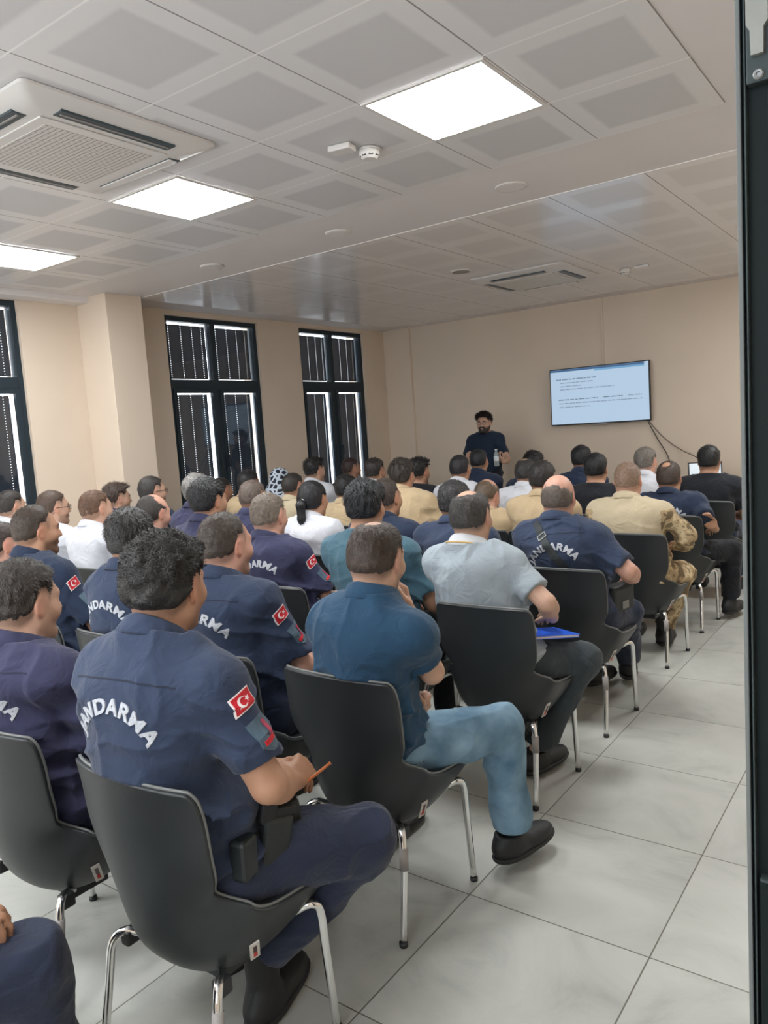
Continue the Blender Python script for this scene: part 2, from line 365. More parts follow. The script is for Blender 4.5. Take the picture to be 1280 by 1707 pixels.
for wi, (a, b_) in enumerate(WINS):
    wn += 1; w = struct(empty('window_%d' % wn, (0, 0, 0)))
    bm = bmesh.new(); x0, x1 = WX-0.13, WX-0.035; fz0, fz1 = WZ0, WZ1; mid = (a+b_)/2
    for (p0, p1) in ((a, a+0.05), (b_-0.05, b_)): add_box(bm, x0, x1, p0, p1, fz0, fz1, 0.003)
    for (q0, q1) in ((fz0, fz0+0.055), (fz1-0.05, fz1), (2.135, 2.235)): add_box(bm, x0+0.001, x1-0.001, a+0.05, b_-0.05, q0, q1, 0.003)
    add_box(bm, x0+0.002, x1-0.002, mid-0.035, mid+0.035, fz0+0.055, 2.135, 0.003); add_box(bm, x0+0.002, x1-0.002, mid-0.035, mid+0.035, 2.235, fz1-0.05, 0.003)
    bm_obj('window_frame', bm, M['frame'], w)
    for s, (p0, p1) in enumerate(((a+0.05, mid-0.035), (mid+0.035, b_-0.05))):
        bm = bmesh.new()               # lower casement sash
        add_box(bm, x1-0.03, x1+0.012, p0, p0+0.045, fz0+0.055, 2.135, 0.003); add_box(bm, x1-0.03, x1+0.012, p1-0.045, p1, fz0+0.055, 2.135, 0.003)
        add_box(bm, x1-0.029, x1+0.011, p0+0.045, p1-0.045, fz0+0.055, fz0+0.10, 0.003); add_box(bm, x1-0.029, x1+0.011, p0+0.045, p1-0.045, 2.09, 2.135, 0.003)
        sash = bm_obj('window_sash', bm, M['frame'], w)
        bm = bmesh.new(); hy = p1-0.022 if s == 0 else p0+0.022
        add_box(bm, x1+0.012, x1+0.02, hy-0.012, hy+0.012, 1.33, 1.40, 0.002); add_box(bm, x1+0.02, x1+0.05, hy-0.008, hy+0.008, 1.37, 1.385, 0.002); add_box(bm, x1+0.038, x1+0.05, hy-0.009, hy+0.009, 1.26, 1.385, 0.004)
        bm_obj('window_handle', bm, M['frame'], sash)
        for (z0, z1, lo) in ((fz0+0.10, 2.09, 1), (2.235, fz1-0.05, 0)):
            q0, q1 = (p0+0.045, p1-0.045) if lo else (p0, p1)
            bm = bmesh.new(); add_box(bm, WX-0.096, WX-0.092, q0, q1, z0, z1); bm_obj('window_pane', bm, M['glass'], w)
            wd = q1-q0; cords = [q0+wd*f for f in ((0.16, 0.5, 0.86) if lo else (0.12, 0.4, 0.66, 0.88))]
            if wi == 0: continue          # out of view, left without blinds to add fill daylight
            gl, gr = (0.006, 0.014)
            if s == 1 and wi == 2: gl = 0.022
            bo = blind('window_blind', q0+gl, q1-gr, z0+0.014, z1-0.008, cords, w)
for (a, b) in FILL_WINS:                     # unseen rear-wall windows, added to let in fill daylight behind the viewer
    wn += 1; w = struct(empty('window_%d' % wn, (0, 0, 0))); y0_, y1_ = BY-0.13, BY-0.05; bm = bmesh.new(); mid = (a+b)/2
    for (p0, p1) in ((a, a+0.05), (mid-0.03, mid+0.03), (b-0.05, b)): add_box(bm, p0, p1, y0_, y1_, 0.9, 2.75, 0.003)
    for (q0, q1) in ((0.9, 0.95), (2.70, 2.75)):
        for (p0, p1) in ((a+0.05, mid-0.03), (mid+0.03, b-0.05)): add_box(bm, p0, p1, y0_+0.001, y1_-0.001, q0, q1, 0.003)
    bm_obj('window_frame', bm, M['frame'], w)

# ceiling lights
for (x0, y0, lab) in ((-2.018, 2.751, 'large glowing square ceiling light panel beside the smoke detector'),
                      (-3.818, 2.751, 'middle square ceiling light panel, beside the air conditioner cassette'),
                      (-5.618, 2.751, 'square ceiling light panel close to the window wall, cut by the picture edge'),
                      (-0.818, 5.298, 'added ceiling fill light panel hidden behind the open door, middle of the room'),  # this panel and the next are unseen, added to brighten the far end
                      (-0.818, 7.098, 'added ceiling fill light panel hidden behind the open door, next to the screen wall'),
                      (-2.018, -0.249, 'square ceiling light panel behind the viewer near the door'),
                      (-3.818, -0.249, 'square ceiling light panel behind the viewer, mid room'),
                      (-5.618, -0.249, 'square ceiling light panel behind the viewer by the window wall')):
    e = empty('ceiling_light', (x0+0.3, y0+0.3, H), lab, 'ceiling light', 'square ceiling light panels')
    bm = bmesh.new(); s = 0.295
    for (p, q, r, t) in ((-s, s, -s, -s+0.018), (-s, s, s-0.018, s), (-s, -s+0.018, -s+0.018, s-0.018), (s-0.018, s, -s+0.018, s-0.018)): add_box(bm, p, q, r, t, -0.014, -0.0055, 0.001)
    bm_obj('frame', bm, M['white_pl'], e)
    bm = bmesh.new(); add_box(bm, -s+0.017, s-0.017, -s+0.017, s-0.017, -0.0115, -0.0075); bm_obj('diffuser', bm, M['panel'], e)

# cassette air conditioners
def honey_mat():
    mt, nt, b = new_mat('intake_mesh'); b.inputs['Roughness'].default_value = 0.5
    tc = nt.nodes.new('ShaderNodeTexCoord'); v = nt.nodes.new('ShaderNodeTexVoronoi'); v.inputs['Scale'].default_value = 58; v.inputs['Randomness'].default_value = 0.0
    mp = nt.nodes.new('ShaderNodeMapping'); mp.inputs['Scale'].default_value = (1, 0.75, 1); L(nt, tc.outputs['Object'], mp.inputs[0]); L(nt, mp.outputs[0], v.inputs['Vector'])
    r = nt.nodes.new('ShaderNodeValToRGB'); r.color_ramp.elements[0].position = 0.40; r.color_ramp.elements[1].position = 0.60
    r.color_ramp.elements[0].color = (*srgb(104, 95, 88), 1); r.color_ramp.elements[1].color = (*srgb(214, 208, 202), 1)
    L(nt, v.outputs['Distance'], r.inputs[0]); L(nt, r.outputs[0], b.inputs['Base Color']); return mt
M['honey'] = honey_mat()
def cassette(cx, cy, lab, mesh_on=True):
    e = empty('air_conditioner', (cx, cy, H), lab, 'air conditioner')
    bm = bmesh.new()
    R0, R1, z0, z1 = 0.475, 0.40, -0.006, -0.05
    rings = []
    for (r, z) in ((R0, z0), (R0, -0.018), (0.45, -0.032), (R1, z1), (0.335, -0.053)):
        ring = []
        for k in range(4):
            ang = math.pi/4+k*math.pi/2
            for j in range(5):
                cr = 0.03; a2 = ang-math.pi/4+j*math.pi/8
                cxk = (r-cr)*(1 if math.cos(ang) > 0 else -1); cyk = (r-cr)*(1 if math.sin(ang) > 0 else -1)
                ring.append(bm.verts.new((cxk+cr*math.cos(a2), cyk+cr*math.sin(a2), z)))
        rings.append(ring)
    for p, q in zip(rings, rings[1:]):
        for k in range(20): bm.faces.new((p[k], p[(k+1) % 20], q[(k+1) % 20], q[k]))
    bm.faces.new(rings[-1])
    bm_obj('housing', bm, M['white_pl'], e, smooth=True, angle=math.radians(35))
    for k in range(4):
        f = math.pi/2*k; c, s = math.cos(f), math.sin(f)
        def tr(bm):
            for v in bm.verts: v.co = Vector((v.co.x*c-v.co.y*s, v.co.x*s+v.co.y*c, v.co.z))
        bm = bmesh.new(); add_box(bm, -0.28, 0.28, 0.348, 0.412, -0.0545, -0.040, 0.003); tr(bm); so = bm_obj('air_slot', bm, M['slot'], e)
        bm = bmesh.new()
        if k == 0: add_box(bm, -0.27, 0.27, 0.352, 0.400, -0.0600, -0.0535, 0.002)
        else: add_box(bm, -0.265, 0.265, 0.374, 0.384, -0.0575, -0.050, 0.001)
        tr(bm); bm_obj('louver', bm, M['white_pl'] if k == 0 else M['grey_pl'], so)
    box = bmesh.new(); add_box(box, -0.315, 0.315, -0.315, 0.315, -0.060, -0.0535, 0.003)
    g = bm_obj('intake_panel', box, M['white_pl'], e)
    box = bmesh.new(); add_box(box, -0.265, 0.265, -0.265, 0.265, -0.0615, -0.059); bm_obj('intake_grille', box, M['honey'] if mesh_on else M['white_pl'], g)
    return e
cassette(-3.225, 2.14, 'large ceiling air conditioner cassette with honeycomb intake grille')
cassette(-3.24, 7.15, 'far ceiling air conditioner cassette above the front rows', False)

# smoke detectors, sensor boxes, ceiling speakers
def smoke(x, y, lab):
    e = empty('smoke_detector', (x, y, H-0.006), lab, 'smoke detector')
    bm = bmesh.new(); tube(bm, [(0, 0, 0), (0, 0, -0.012)], 0.055, 28); bm_obj('base', bm, M['white_pl'], e)
    bm = bmesh.new(); tube(bm, [(0, 0, -0.012), (0, 0, -0.022), (0, 0, -0.038), (0, 0, -0.05)], [0.050, 0.052, 0.046, 0.034], 28); bm_obj('sensor_head', bm, M['white_pl'], e, angle=0.6)
    bm = bmesh.new()
    for k in range(8):
        a = k*math.pi/4; t = bmesh.new(); bmesh.ops.create_cube(t, size=1)
        for v in t.verts: v.co = Vector((v.co.x*0.006+0.0435, v.co.y*0.022, v.co.z*0.006-0.037))
        merge_bm(bm, t, 0, Matrix.Rotation(a, 4, 'Z'))
    bm_obj('vent_slot', bm, M['dark_pl'], e)
smoke(-2.30, 3.20, 'white round smoke detector on the ceiling beside the largest light panel')
smoke(-2.50, 7.60, 'small white smoke detector on the far ceiling near the screen wall')
bm = bmesh.new(); add_box(bm, -0.06, 0.06, -0.04, 0.04, -0.028, 0, 0.006); o = bm_obj('ceiling_sensor', bm, M['white_pl'], loc=(-2.37, 3.07, H-0.006)); o.rotation_euler.z = 0.2
thing(o, 'small white square sensor box on the ceiling beside the larger smoke detector', 'sensor')
bm = bmesh.new(); add_box(bm, -0.07, 0.07, -0.02, 0.02, -0.025, 0, 0.005); o = bm_obj('ceiling_sensor', bm, M['white_pl'], loc=(-2.33, 7.55, H-0.006))
thing(o, 'slim white sensor bar on the far ceiling beside the distant smoke detector', 'sensor')
for (x, y, lab) in ((-2.09, 4.33, 'round white ceiling speaker on the plain plaster strip, on the door side'), (-3.43, 4.34, 'round white ceiling speaker on the plaster strip, middle one'),
                    (-4.74, 4.34, 'round white ceiling speaker on the plaster strip, closest to the column'), (-3.56, 6.26, 'round white ceiling speaker among the far ceiling tiles')):
    e = empty('ceiling_speaker', (x, y, H-(0.006 if y > 5 else 0)), lab, 'ceiling speaker', 'round ceiling speakers')
    bm = bmesh.new(); tube(bm, [(0, 0, 0.002), (0, 0, -0.008), (0, 0, -0.009)], [0.098, 0.093, 0.084], 40); bm_obj('rim', bm, M['white_pl'], e)
    bm = bmesh.new(); tube(bm, [(0, 0, -0.006), (0, 0, -0.0105)], [0.080, 0.078], 40); bm_obj('grille', bm, M['grey_pl'] if y > 5 else M['gypsum'], e)

# ------------------------------------------------------------------ television, conduit, cables
tv = empty('television', (-3.365, FY-0.022, 1.805), 'wall mounted flat television showing a pale blue text slide', 'television')
bm = bmesh.new(); add_box(bm, -0.2, 0.2, -0.05, 0.0, -0.15, 0.15); bm_obj('wall_bracket', bm, M['dark_pl'], tv)
bm = bmesh.new(); add_box(bm, -0.62, 0.62, -0.085, -0.05, -0.35, 0.35, 0.006); bm_obj('bezel', bm, M['dark_pl'], tv)
bm = bmesh.new(); add_box(bm, -0.10, 0.10, -0.084, -0.06, -0.365, -0.348, 0.003); bm_obj('logo_chin', bm, M['grey_pl'], tv)
M['scr'] = emis('slide_background', srgb(183, 208, 232), 0.5); M['scrbar'] = emis('slide_blue_header', srgb(58, 98, 140), 0.5)
M['scrbar2'] = emis('slide_light_header', srgb(110, 165, 205), 0.5); M['scrtxt'] = emis('slide_grey_text', srgb(105, 122, 145), 0.45); M['scrtxtd'] = emis('slide_dark_text', srgb(55, 70, 98), 0.4)
M['scrhi'] = emis('slide_bright_block', srgb(205, 230, 250), 0.95)
bm = bmesh.new(); add_box(bm, -0.606, 0.606, -0.0868, -0.0848, -0.334, 0.338); sc = bm_obj('screen', bm, M['scr'], tv)
bm = bmesh.new()
def rect(x0, x1, z0, z1, mi): 
    v = [bm.verts.new((x, -0.0882, z)) for x, z in ((x0, z0), (x1, z0), (x1, z1), (x0, z1))]; f = bm.faces.new(v); f.material_index = mi
rect(-0.606, 0.56, 0.312, 0.337, 0); rect(-0.04, 0.56, 0.290, 0.311, 1)
random.seed(5)
def textline(x0, x1, z, mi, h=0.010, words=None):
    x = x0
    while x < x1-0.01:
        w = min(random.uniform(0.03, 0.085), x1-x); n = max(2, int(w/0.007))
        for k in range(n):
            hh = h*random.choice((0.75, 0.8, 1.0, 1.15)); rect(x+k*w/n, x+(k+0.72)*w/n, z-h*0.45, z-h*0.45+hh, mi)
        x += w+0.010
textline(-0.53, -0.02, 0.215, 3, 0.013); textline(-0.48, -0.06, 0.172, 2, 0.010); textline(-0.48, -0.21, 0.130, 2, 0.010); textline(-0.48, 0.20, 0.092, 2, 0.010)
for (x0, x1, z, mi) in ((-0.51, 0.0, -0.035, 3), (0.06, 0.31, -0.035, 3), (0.36, 0.53, -0.035, 2), (-0.50, 0.53, -0.080, 2), (-0.50, -0.10, -0.125, 2)): textline(x0, x1, z, mi, 0.011)
bm_obj('slide_text', bm, [M['scrbar'], M['scrbar2'], M['scrtxt'], M['scrtxtd']], sc)
thing(box_obj('cable_conduit', -3.335, -3.310, FY-0.018, FY, 2.155, H, M['wall'], bev=0.003), 'slim beige cable conduit running up the wall from the television', 'conduit')
def cable(pts, r, lab, m_):
    bm = bmesh.new(); tube(bm, bez(pts, 8), r, 8); o = bm_obj('cable', bm, m_, smooth=True); thing(o, lab, 'cable'); return o
M['cab'] = mat('dark_cable', srgb(58, 50, 48), 0.5); M['cab2'] = mat('brown_cable', srgb(104, 88, 78), 0.5)
cable([(-2.80, FY-0.06, 1.50), (-2.80, FY-0.03, 1.44), (-2.71, FY-0.02, 1.25), (-2.58, FY-0.02, 1.0), (-2.55, FY-0.02, 0.7)], 0.0055, 'dark cable hanging straight down the wall from the television', M['cab'])
cable([(-2.79, FY-0.06, 1.50), (-2.77, FY-0.04, 1.42), (-2.62, FY-0.03, 1.24), (-2.44, FY-0.03, 1.10), (-2.2, 8.9, 1.02), (-2.0, 8.6, 0.93), (-1.86, 8.5, 0.79)], 0.0055, 'brown cable swinging from the television towards the laptop', M['cab2'])

# ------------------------------------------------------------------ desks at the front
def desk(x0, x1, y0, y1, z, m_, lab, panel=True):
    e = empty('desk', ((x0+x1)/2, (y0+y1)/2, 0), lab, 'desk'); hx, hy = (x1-x0)/2, (y1-y0)/2
    bm = bmesh.new(); add_box(bm, -hx, hx, -hy, hy, z-0.03, z, 0.004); bm_obj('tabletop', bm, m_, e)
    for sx in (-1, 1):
        bm = bmesh.new(); add_box(bm, sx*(hx-0.04)-0.02, sx*(hx-0.04)+0.02, -hy+0.03, hy-0.03, 0, z-0.03, 0.002); bm_obj('side_panel', bm, m_, e)
    if panel:
        bm = bmesh.new(); add_box(bm, -hx+0.06, hx-0.06, -hy+0.06, -hy+0.08, 0.18, z-0.03, 0.002); bm_obj('front_panel', bm, m_, e)
desk(-6.05, -4.95, 8.48, 9.02, 0.74, M['deskwhite'], 'white desk against the far wall beside the standing presenter')
desk(-2.55, -1.45, 8.25, 8.85, 0.745, M['wood'], 'brown wooden desk under the laptop at the front of the room')
lp = empty('laptop', (-1.98, 8.42, 0.745), 'open laptop with light screen on the wooden desk at the front of the room', 'laptop')
bm = bmesh.new(); add_box(bm, -0.17, 0.17, -0.12, 0.12, 0, 0.016, 0.003); bm_obj('keyboard_base', bm, M['grey_pl'], lp)
bm = bmesh.new(); add_box(bm, -0.17, 0.17, -0.005, 0.005, 0, 0.235, 0.003); lid = bm_obj('screen_lid', bm, M['dark_pl'], lp, loc=(0, 0.12, 0.016)); lid.rotation_euler.x = -0.25
bm = bmesh.new(); add_box(bm, -0.155, 0.155, -0.0065, -0.0048, 0.018, 0.222); s_ = bm_obj('display', bm, M['screenlit'], lid)
lp.rotation_euler.z = 0.35

# ------------------------------------------------------------------ open door leaf at the right picture edge (a metal profile with lock plates)
door = struct(empty('door_1', (0, 0, 0)))
JX, JY = -0.1215, 0.62
M['doorm'] = mat('black_green_powder_coat', srgb(15, 24, 24), 0.6, 0.0, spec=0.15)
M['silver'] = mat('brushed_silver_edge', srgb(126, 128, 126), 0.5, 0.7); M['edge'] = mat('dull_grey_edge', srgb(98, 102, 100), 0.6, 0.0, spec=0.2)
M['doorlight'] = mat('grey_gasket', srgb(52, 60, 60), 0.6, spec=0.2)
bm = bmesh.new(); add_box(bm, JX+0.0035, RX, JY+0.004, JY+0.055, 0.01, 2.3, 0.001); bm_obj('leaf', bm, M['doorm'], door)
bm = bmesh.new(); add_box(bm, JX, JX+0.0034, JY, JY+0.058, 0.01, 2.3, 0.0008); bm_obj('silver_edge', bm, M['edge'], door)
bm = bmesh.new(); add_box(bm, JX+0.0060, JX+0.0072, JY-0.003, JY+0.006, 0.01, 2.3, 0.0006); bm_obj('gasket', bm, M['doorlight'], door)
bm = bmesh.new()
for xx, w in ((0.021, 0.0025), (0.031, 0.004), (0.042, 0.002)): add_box(bm, JX+xx, JX+xx+w, JY-0.002, JY+0.006, 0.01, 2.3, 0.0006)
bm_obj('profile_rib', bm, M['doorm'], door)
zt = lambda py: ray_plane(1255, py, 1, JY)[2]
def plate(name, x0, x1, y0, y1, m_, dy=0.004, par=door):
    bm = bmesh.new(); add_box(bm, JX+x0, JX+x1, JY-dy, JY+0.005, zt(y1), zt(y0), 0.0012); return bm_obj(name, bm, m_, par)
M['lever'] = mat('worn_light_metal', srgb(122, 124, 118), 0.6, 0.0, var=0.08, vscale=40)
k = plate('lock_plate', 0.0078, 0.0245, -60, 143, M['doorlight'], 0.005)
bm = bmesh.new(); zz = [zt(v) for v in (-50, 48, 58, 100)]
pts = [(0.0088, zz[0]), (0.0228, zz[0]), (0.0228, zz[1]), (0.0200, zz[2]), (0.0198, zz[3]), (0.0118, zz[3]), (0.0112, zz[2]), (0.0088, zz[1])]
fr = [bm.verts.new((JX+x, JY-0.009, z)) for x, z in pts]; bk = [bm.verts.new((JX+x, JY-0.004, z)) for x, z in pts]
bm.faces.new(fr); bm.faces.new(bk[::-1])
for i in range(8): bm.faces.new((fr[i], bk[i], bk[(i+1) % 8], fr[(i+1) % 8]))
bm_obj('latch_lever', bm, M['lever'], door)
def screw(x, py):
    z = zt(py); bm = bmesh.new(); c = Vector((JX+x, JY-0.0045, z))
    n = 24; R_ = [(0.0036, 0), (0.0036, -0.0014), (0.0026, -0.0022), (0.0016, -0.002), (0.0013, -0.0008)]
    rings = [[bm.verts.new(c+Vector((r*math.cos(t*2*math.pi/n), d, r*math.sin(t*2*math.pi/n)))) for t in range(n)] for r, d in R_]
    for a, b_ in zip(rings, rings[1:]):
        for t in range(n): bm.faces.new((a[t], a[(t+1) % n], b_[(t+1) % n], b_[t]))
    bm.faces.new(rings[-1]); bm_obj('screw', bm, M['silver'], door)
screw(0.0160, 131)
low = plate('strike_plate', 0.010, 0.050, 1459, 1900, M['doorm'], 0.005)
screw(0.0235, 1475); screw(0.0235, 1699)
plate('plate_edge', 0.010, 0.050, 1455, 1460, M['doorlight'], 0.0065)
plate('bolt_recess', 0.018, 0.050, 1490, 1548, M['blackp'], 0.0056); plate('bolt_recess', 0.018, 0.050, 1606, 1686, M['blackp'], 0.0056)

# ------------------------------------------------------------------ signed distance modelling toolkit (numpy)
rng = np.random.default_rng(7)
NT = rng.random((64, 64, 64)).astype(np.float32)
def vnoise(P, f):
    q = P*f; i = np.floor(q).astype(np.int32); t = (q-i).astype(np.float32); t = t*t*(3-2*t); i &= 63; j = (i+1) & 63
    x0, y0, z0 = i[..., 0], i[..., 1], i[..., 2]; x1, y1, z1 = j[..., 0], j[..., 1], j[..., 2]; tx, ty, tz = t[..., 0], t[..., 1], t[..., 2]
    a = NT[x0, y0, z0]*(1-tx)+NT[x1, y0, z0]*tx; b = NT[x0, y1, z0]*(1-tx)+NT[x1, y1, z0]*tx
    c = NT[x0, y0, z1]*(1-tx)+NT[x1, y0, z1]*tx; d = NT[x0, y1, z1]*(1-tx)+NT[x1, y1, z1]*tx
    return (a*(1-ty)+b*ty)*(1-tz)+(c*(1-ty)+d*ty)*tz
V = lambda *a: np.array(a, dtype=np.float64)
def nrm(v): return v/max(1e-9, np.linalg.norm(v))
def cap(a, b, ra, rb, k=0.02, op='+', cut=None): return dict(t='c', a=np.asarray(a, float), b=np.asarray(b, float), ra=ra, rb=rb, k=k, op=op, cut=cut)
def ell(c, r, k=0.02, R=None, op='+'): return dict(t='e', c=np.asarray(c, float), r=np.asarray(r, float), k=k, R=R, op=op)
def pd(p, P):
    if p['t'] == 'c':
        pa = P-p['a']; ba = p['b']-p['a']; h = np.clip(pa@ba/max(1e-9, ba@ba), 0, 1)
        d = np.sqrt(((pa-h[..., None]*ba)**2).sum(-1))-(p['ra']+(p['rb']-p['ra'])*h)
        if p['cut'] is not None: d = np.maximum(d, (P-p['cut'][0])@p['cut'][1])
        return d
    q = P-p['c']
    if p['R'] is not None: q = q@p['R']
    k0 = np.sqrt(((q/p['r'])**2).sum(-1)); k1 = np.sqrt(((q/p['r']**2)**2).sum(-1))
    return k0*(k0-1)/np.maximum(k1, 1e-6)
def bounds(p):
    if p['t'] == 'c':
        r = max(p['ra'], p['rb']); return np.minimum(p['a'], p['b'])-r, np.maximum(p['a'], p['b'])+r
    r = p['r'].max() if p['R'] is not None else p['r']; return p['c']-r, p['c']+r
def combine(D, d, p):
    k = p['k']
    if p['op'] == '+':
        h = np.clip(0.5+0.5*(D-d)/k, 0, 1); return D*(1-h)+d*h-k*h*(1-h)
    h = np.clip(0.5-0.5*(D+d)/k, 0, 1); return D*(1-h)-d*h+k*h*(1-h)
def field_mesh(prims, h, post=None, pad=0.02, extra=None):
    lo = np.min([bounds(p)[0] for p in prims if p['op'] == '+'], axis=0)-pad; hi = np.max([bounds(p)[1] for p in prims if p['op'] == '+'], axis=0)+pad
    if extra is not None: lo = np.maximum(lo, extra[0]); hi = np.minimum(hi, extra[1])
    B = 5; nb = np.ceil((hi-lo)/(h*B)).astype(int); n = nb*B
    gi = np.stack(np.meshgrid(*[np.arange(k) for k in nb], indexing='ij'), -1).reshape(-1, 3)
    C = lo+(gi+0.5)*h*B; D = np.full(len(C), 1.0); pdc = []
    for p in prims:
        d = pd(p, C); pdc.append(d); D = combine(D, d, p)
    if post is not None: D = post(C, D)
    diag = h*B*0.87
    act = np.abs(D) < diag+0.022
    idx = np.nonzero(act)[0]
    off = np.stack(np.meshgrid(*[np.arange(B)]*3, indexing='ij'), -1).reshape(-1, 3)
    P = (lo+gi[idx][:, None, :]*h*B+off[None]*h).astype(np.float32)
    F = np.full(P.shape[:2], 1.0, np.float32)
    for p, dc in zip(prims, pdc):
        s = np.nonzero(dc[idx] < diag+p['k']+0.03+(0.03 if p['op'] == '-' else 0))[0]
        if len(s): F[s] = combine(F[s], pd(p, P[s]), p)
    if post is not None: F = post(P, F)
    G = np.repeat(np.repeat(np.repeat(np.where(D < 0, -1.0, 1.0).reshape(nb).astype(np.float32), B, 0), B, 1), B, 2)
    gx = gi[idx][:, None, :]*B+off[None]
    G[gx[..., 0], gx[..., 1], gx[..., 2]] = F
    G[0] = G[-1] = 1; G[:, 0] = G[:, -1] = 1; G[:, :, 0] = G[:, :, -1] = 1
    S = G < 0
    X, Y, Z = [k-1 for k in n]
    cnt = np.zeros((X, Y, Z), np.int8)
    for a in (0, 1):
        for b in (0, 1):
            for c in (0, 1): cnt += S[a:a+X, b:b+Y, c:c+Z]
    cells = np.argwhere((cnt > 0) & (cnt < 8)); m = len(cells)
    if m == 0: return np.zeros((0, 3)), np.zeros((0, 4), int)
    vid = np.full((X, Y, Z), -1, np.int32); vid[cells[:, 0], cells[:, 1], cells[:, 2]] = np.arange(m)
    acc = np.zeros((m, 3)); w = np.zeros(m)
    crn = [(a, b, c) for a in (0, 1) for b in (0, 1) for c in (0, 1)]
    vals = {c: G[cells[:, 0]+c[0], cells[:, 1]+c[1], cells[:, 2]+c[2]] for c in crn}
    for c in crn:
        for ax in range(3):
            if c[ax] == 0:
                d = list(c); d[ax] = 1; d = tuple(d); va, vb = vals[c], vals[d]; cr = (va < 0) != (vb < 0)
                t = np.where(cr, va/np.where(np.abs(va-vb) < 1e-9, 1, va-vb), 0); t = np.clip(t, 0, 1)
                q = np.array(c, float)[None].repeat(m, 0); q[:, ax] += t
                acc += q*cr[:, None]; w += cr
    vp = lo+(cells+acc/w[:, None])*h
    quads = []
    for ax in range(3):
        u, v = (ax+1) % 3, (ax+2) % 3
        sl0 = [slice(1, None)]*3; sl1 = [slice(1, None)]*3
        sl0[ax] = slice(0, -1); sl1[ax] = slice(1, None)
        for k in (u, v): sl0[k] = slice(1, -1); sl1[k] = slice(1, -1)
        A_, B_ = S[tuple(sl0)], S[tuple(sl1)]; e = np.argwhere(A_ != B_)
        if not len(e): continue
        fl = A_[e[:, 0], e[:, 1], e[:, 2]]
        e = e.copy(); e[:, u] += 1; e[:, v] += 1
        def vi(du, dv):
            q = e.copy(); q[:, u] -= du; q[:, v] -= dv; return vid[q[:, 0], q[:, 1], q[:, 2]]
        Q = np.stack([vi(1, 1), vi(0, 1), vi(0, 0), vi(1, 0)], 1); Q[~fl] = Q[~fl][:, ::-1]; quads.append(Q)
    Q = np.concatenate(quads); Q = Q[(Q >= 0).all(1)]
    return vp, Q
def relax(v, q, it=1, lam=0.5):
    for _ in range(it):
        s = np.zeros_like(v); c = np.zeros(len(v))
        for a in range(4):
            i, j = q[:, a], q[:, (a+1) % 4]
            for k in range(3): s[:, k] += np.bincount(i, v[j, k], len(v))+np.bincount(j, v[i, k], len(v))
            c += np.bincount(i, minlength=len(v))+np.bincount(j, minlength=len(v))
        v = v*(1-lam)+lam*s/np.maximum(c, 1)[:, None]
    return v
def rotm(yaw, pitch=0.0, roll=0.0):
    """columns = local x (right), y (forward), z (up) in world; yaw>0 turns to the left, pitch>0 looks up"""
    return np.array(Matrix.Rotation(yaw, 3, 'Z') @ Matrix.Rotation(pitch, 3, 'X') @ Matrix.Rotation(roll, 3, 'Y'))
def ik(a, c, l1, l2, hint):
    d = c-a; L_ = np.linalg.norm(d); mx = (l1+l2)*0.995
    if L_ > mx: c = a+d/L_*mx; d = c-a; L_ = mx
    x = (l1*l1-l2*l2+L_*L_)/(2*L_); hh = math.sqrt(max(0, l1*l1-x*x)); n = d/L_
    hv = hint-n*(hint@n); hv = nrm(hv); return a+n*x+hv*hh, c

# ---- head
def head_prims(R, t, s=1.0, nose=1.0, jaw=1.0):
    T = lambda x, y, z: t+R@(np.array([x, y, z])*s)
    E = lambda c, r, k=0.02, RR=None, op='+': ell(T(*c), np.array(r)*s, k*s, R if RR is None else R@RR, op)
    Cc = lambda a, b, ra, rb, k=0.015, op='+': cap(T(*a), T(*b), ra*s, rb*s, k*s, op)
    P = [E((0, -0.014, 0.030), (0.0755, 0.094, 0.088), 0.02), E((0, 0.028, -0.028), (0.060*jaw, 0.062, 0.086), 0.05),
         E((0, -0.045, -0.01), (0.066, 0.058, 0.062), 0.03)]
    for sx in (-1, 1):
        P += [Cc((sx*0.052*jaw, 0.002, -0.058), (sx*0.018, 0.066, -0.098), 0.021, 0.018, 0.03), E((sx*0.042, 0.056, -0.026), (0.026, 0.026, 0.024), 0.03),
              Cc((sx*0.012, 0.090, 0.026), (sx*0.044, 0.072, 0.026), 0.010, 0.009, 0.018)]
    P += [Cc((0, 0.088, 0.018), (0, 0.107*nose, -0.024), 0.008, 0.0115, 0.012)]
    for sx in (-1, 1): P += [E((sx*0.012, 0.096, -0.027), (0.009, 0.012, 0.008), 0.008)]
    P += [E((0, 0.088, -0.052), (0.022, 0.012, 0.006), 0.006), E((0, 0.087, -0.063), (0.020, 0.012, 0.007), 0.006), E((0, 0.078, -0.096), (0.020, 0.016, 0.016), 0.02)]
    for sx in (-1, 1): P += [E((sx*0.031, 0.096, 0.006), (0.016, 0.014, 0.010), 0.014, None, '-'), E((sx*0.031, 0.074, 0.006), (0.0125, 0.0125, 0.0125), 0.003)]
    for sx in (-1, 1):
        RR = np.array(Matrix.Rotation(sx*0.42, 3, 'Z') @ Matrix.Rotation(-0.18, 3, 'X'))
        P += [E((sx*0.080, -0.006, -0.004), (0.0065, 0.0185, 0.032), 0.008, RR), E((sx*0.0765, 0.004, -0.026), (0.006, 0.009, 0.012), 0.008, RR),
              E((sx*0.088, 0.000, 0.000), (0.006, 0.010, 0.019), 0.006, RR, '-')]
    return P
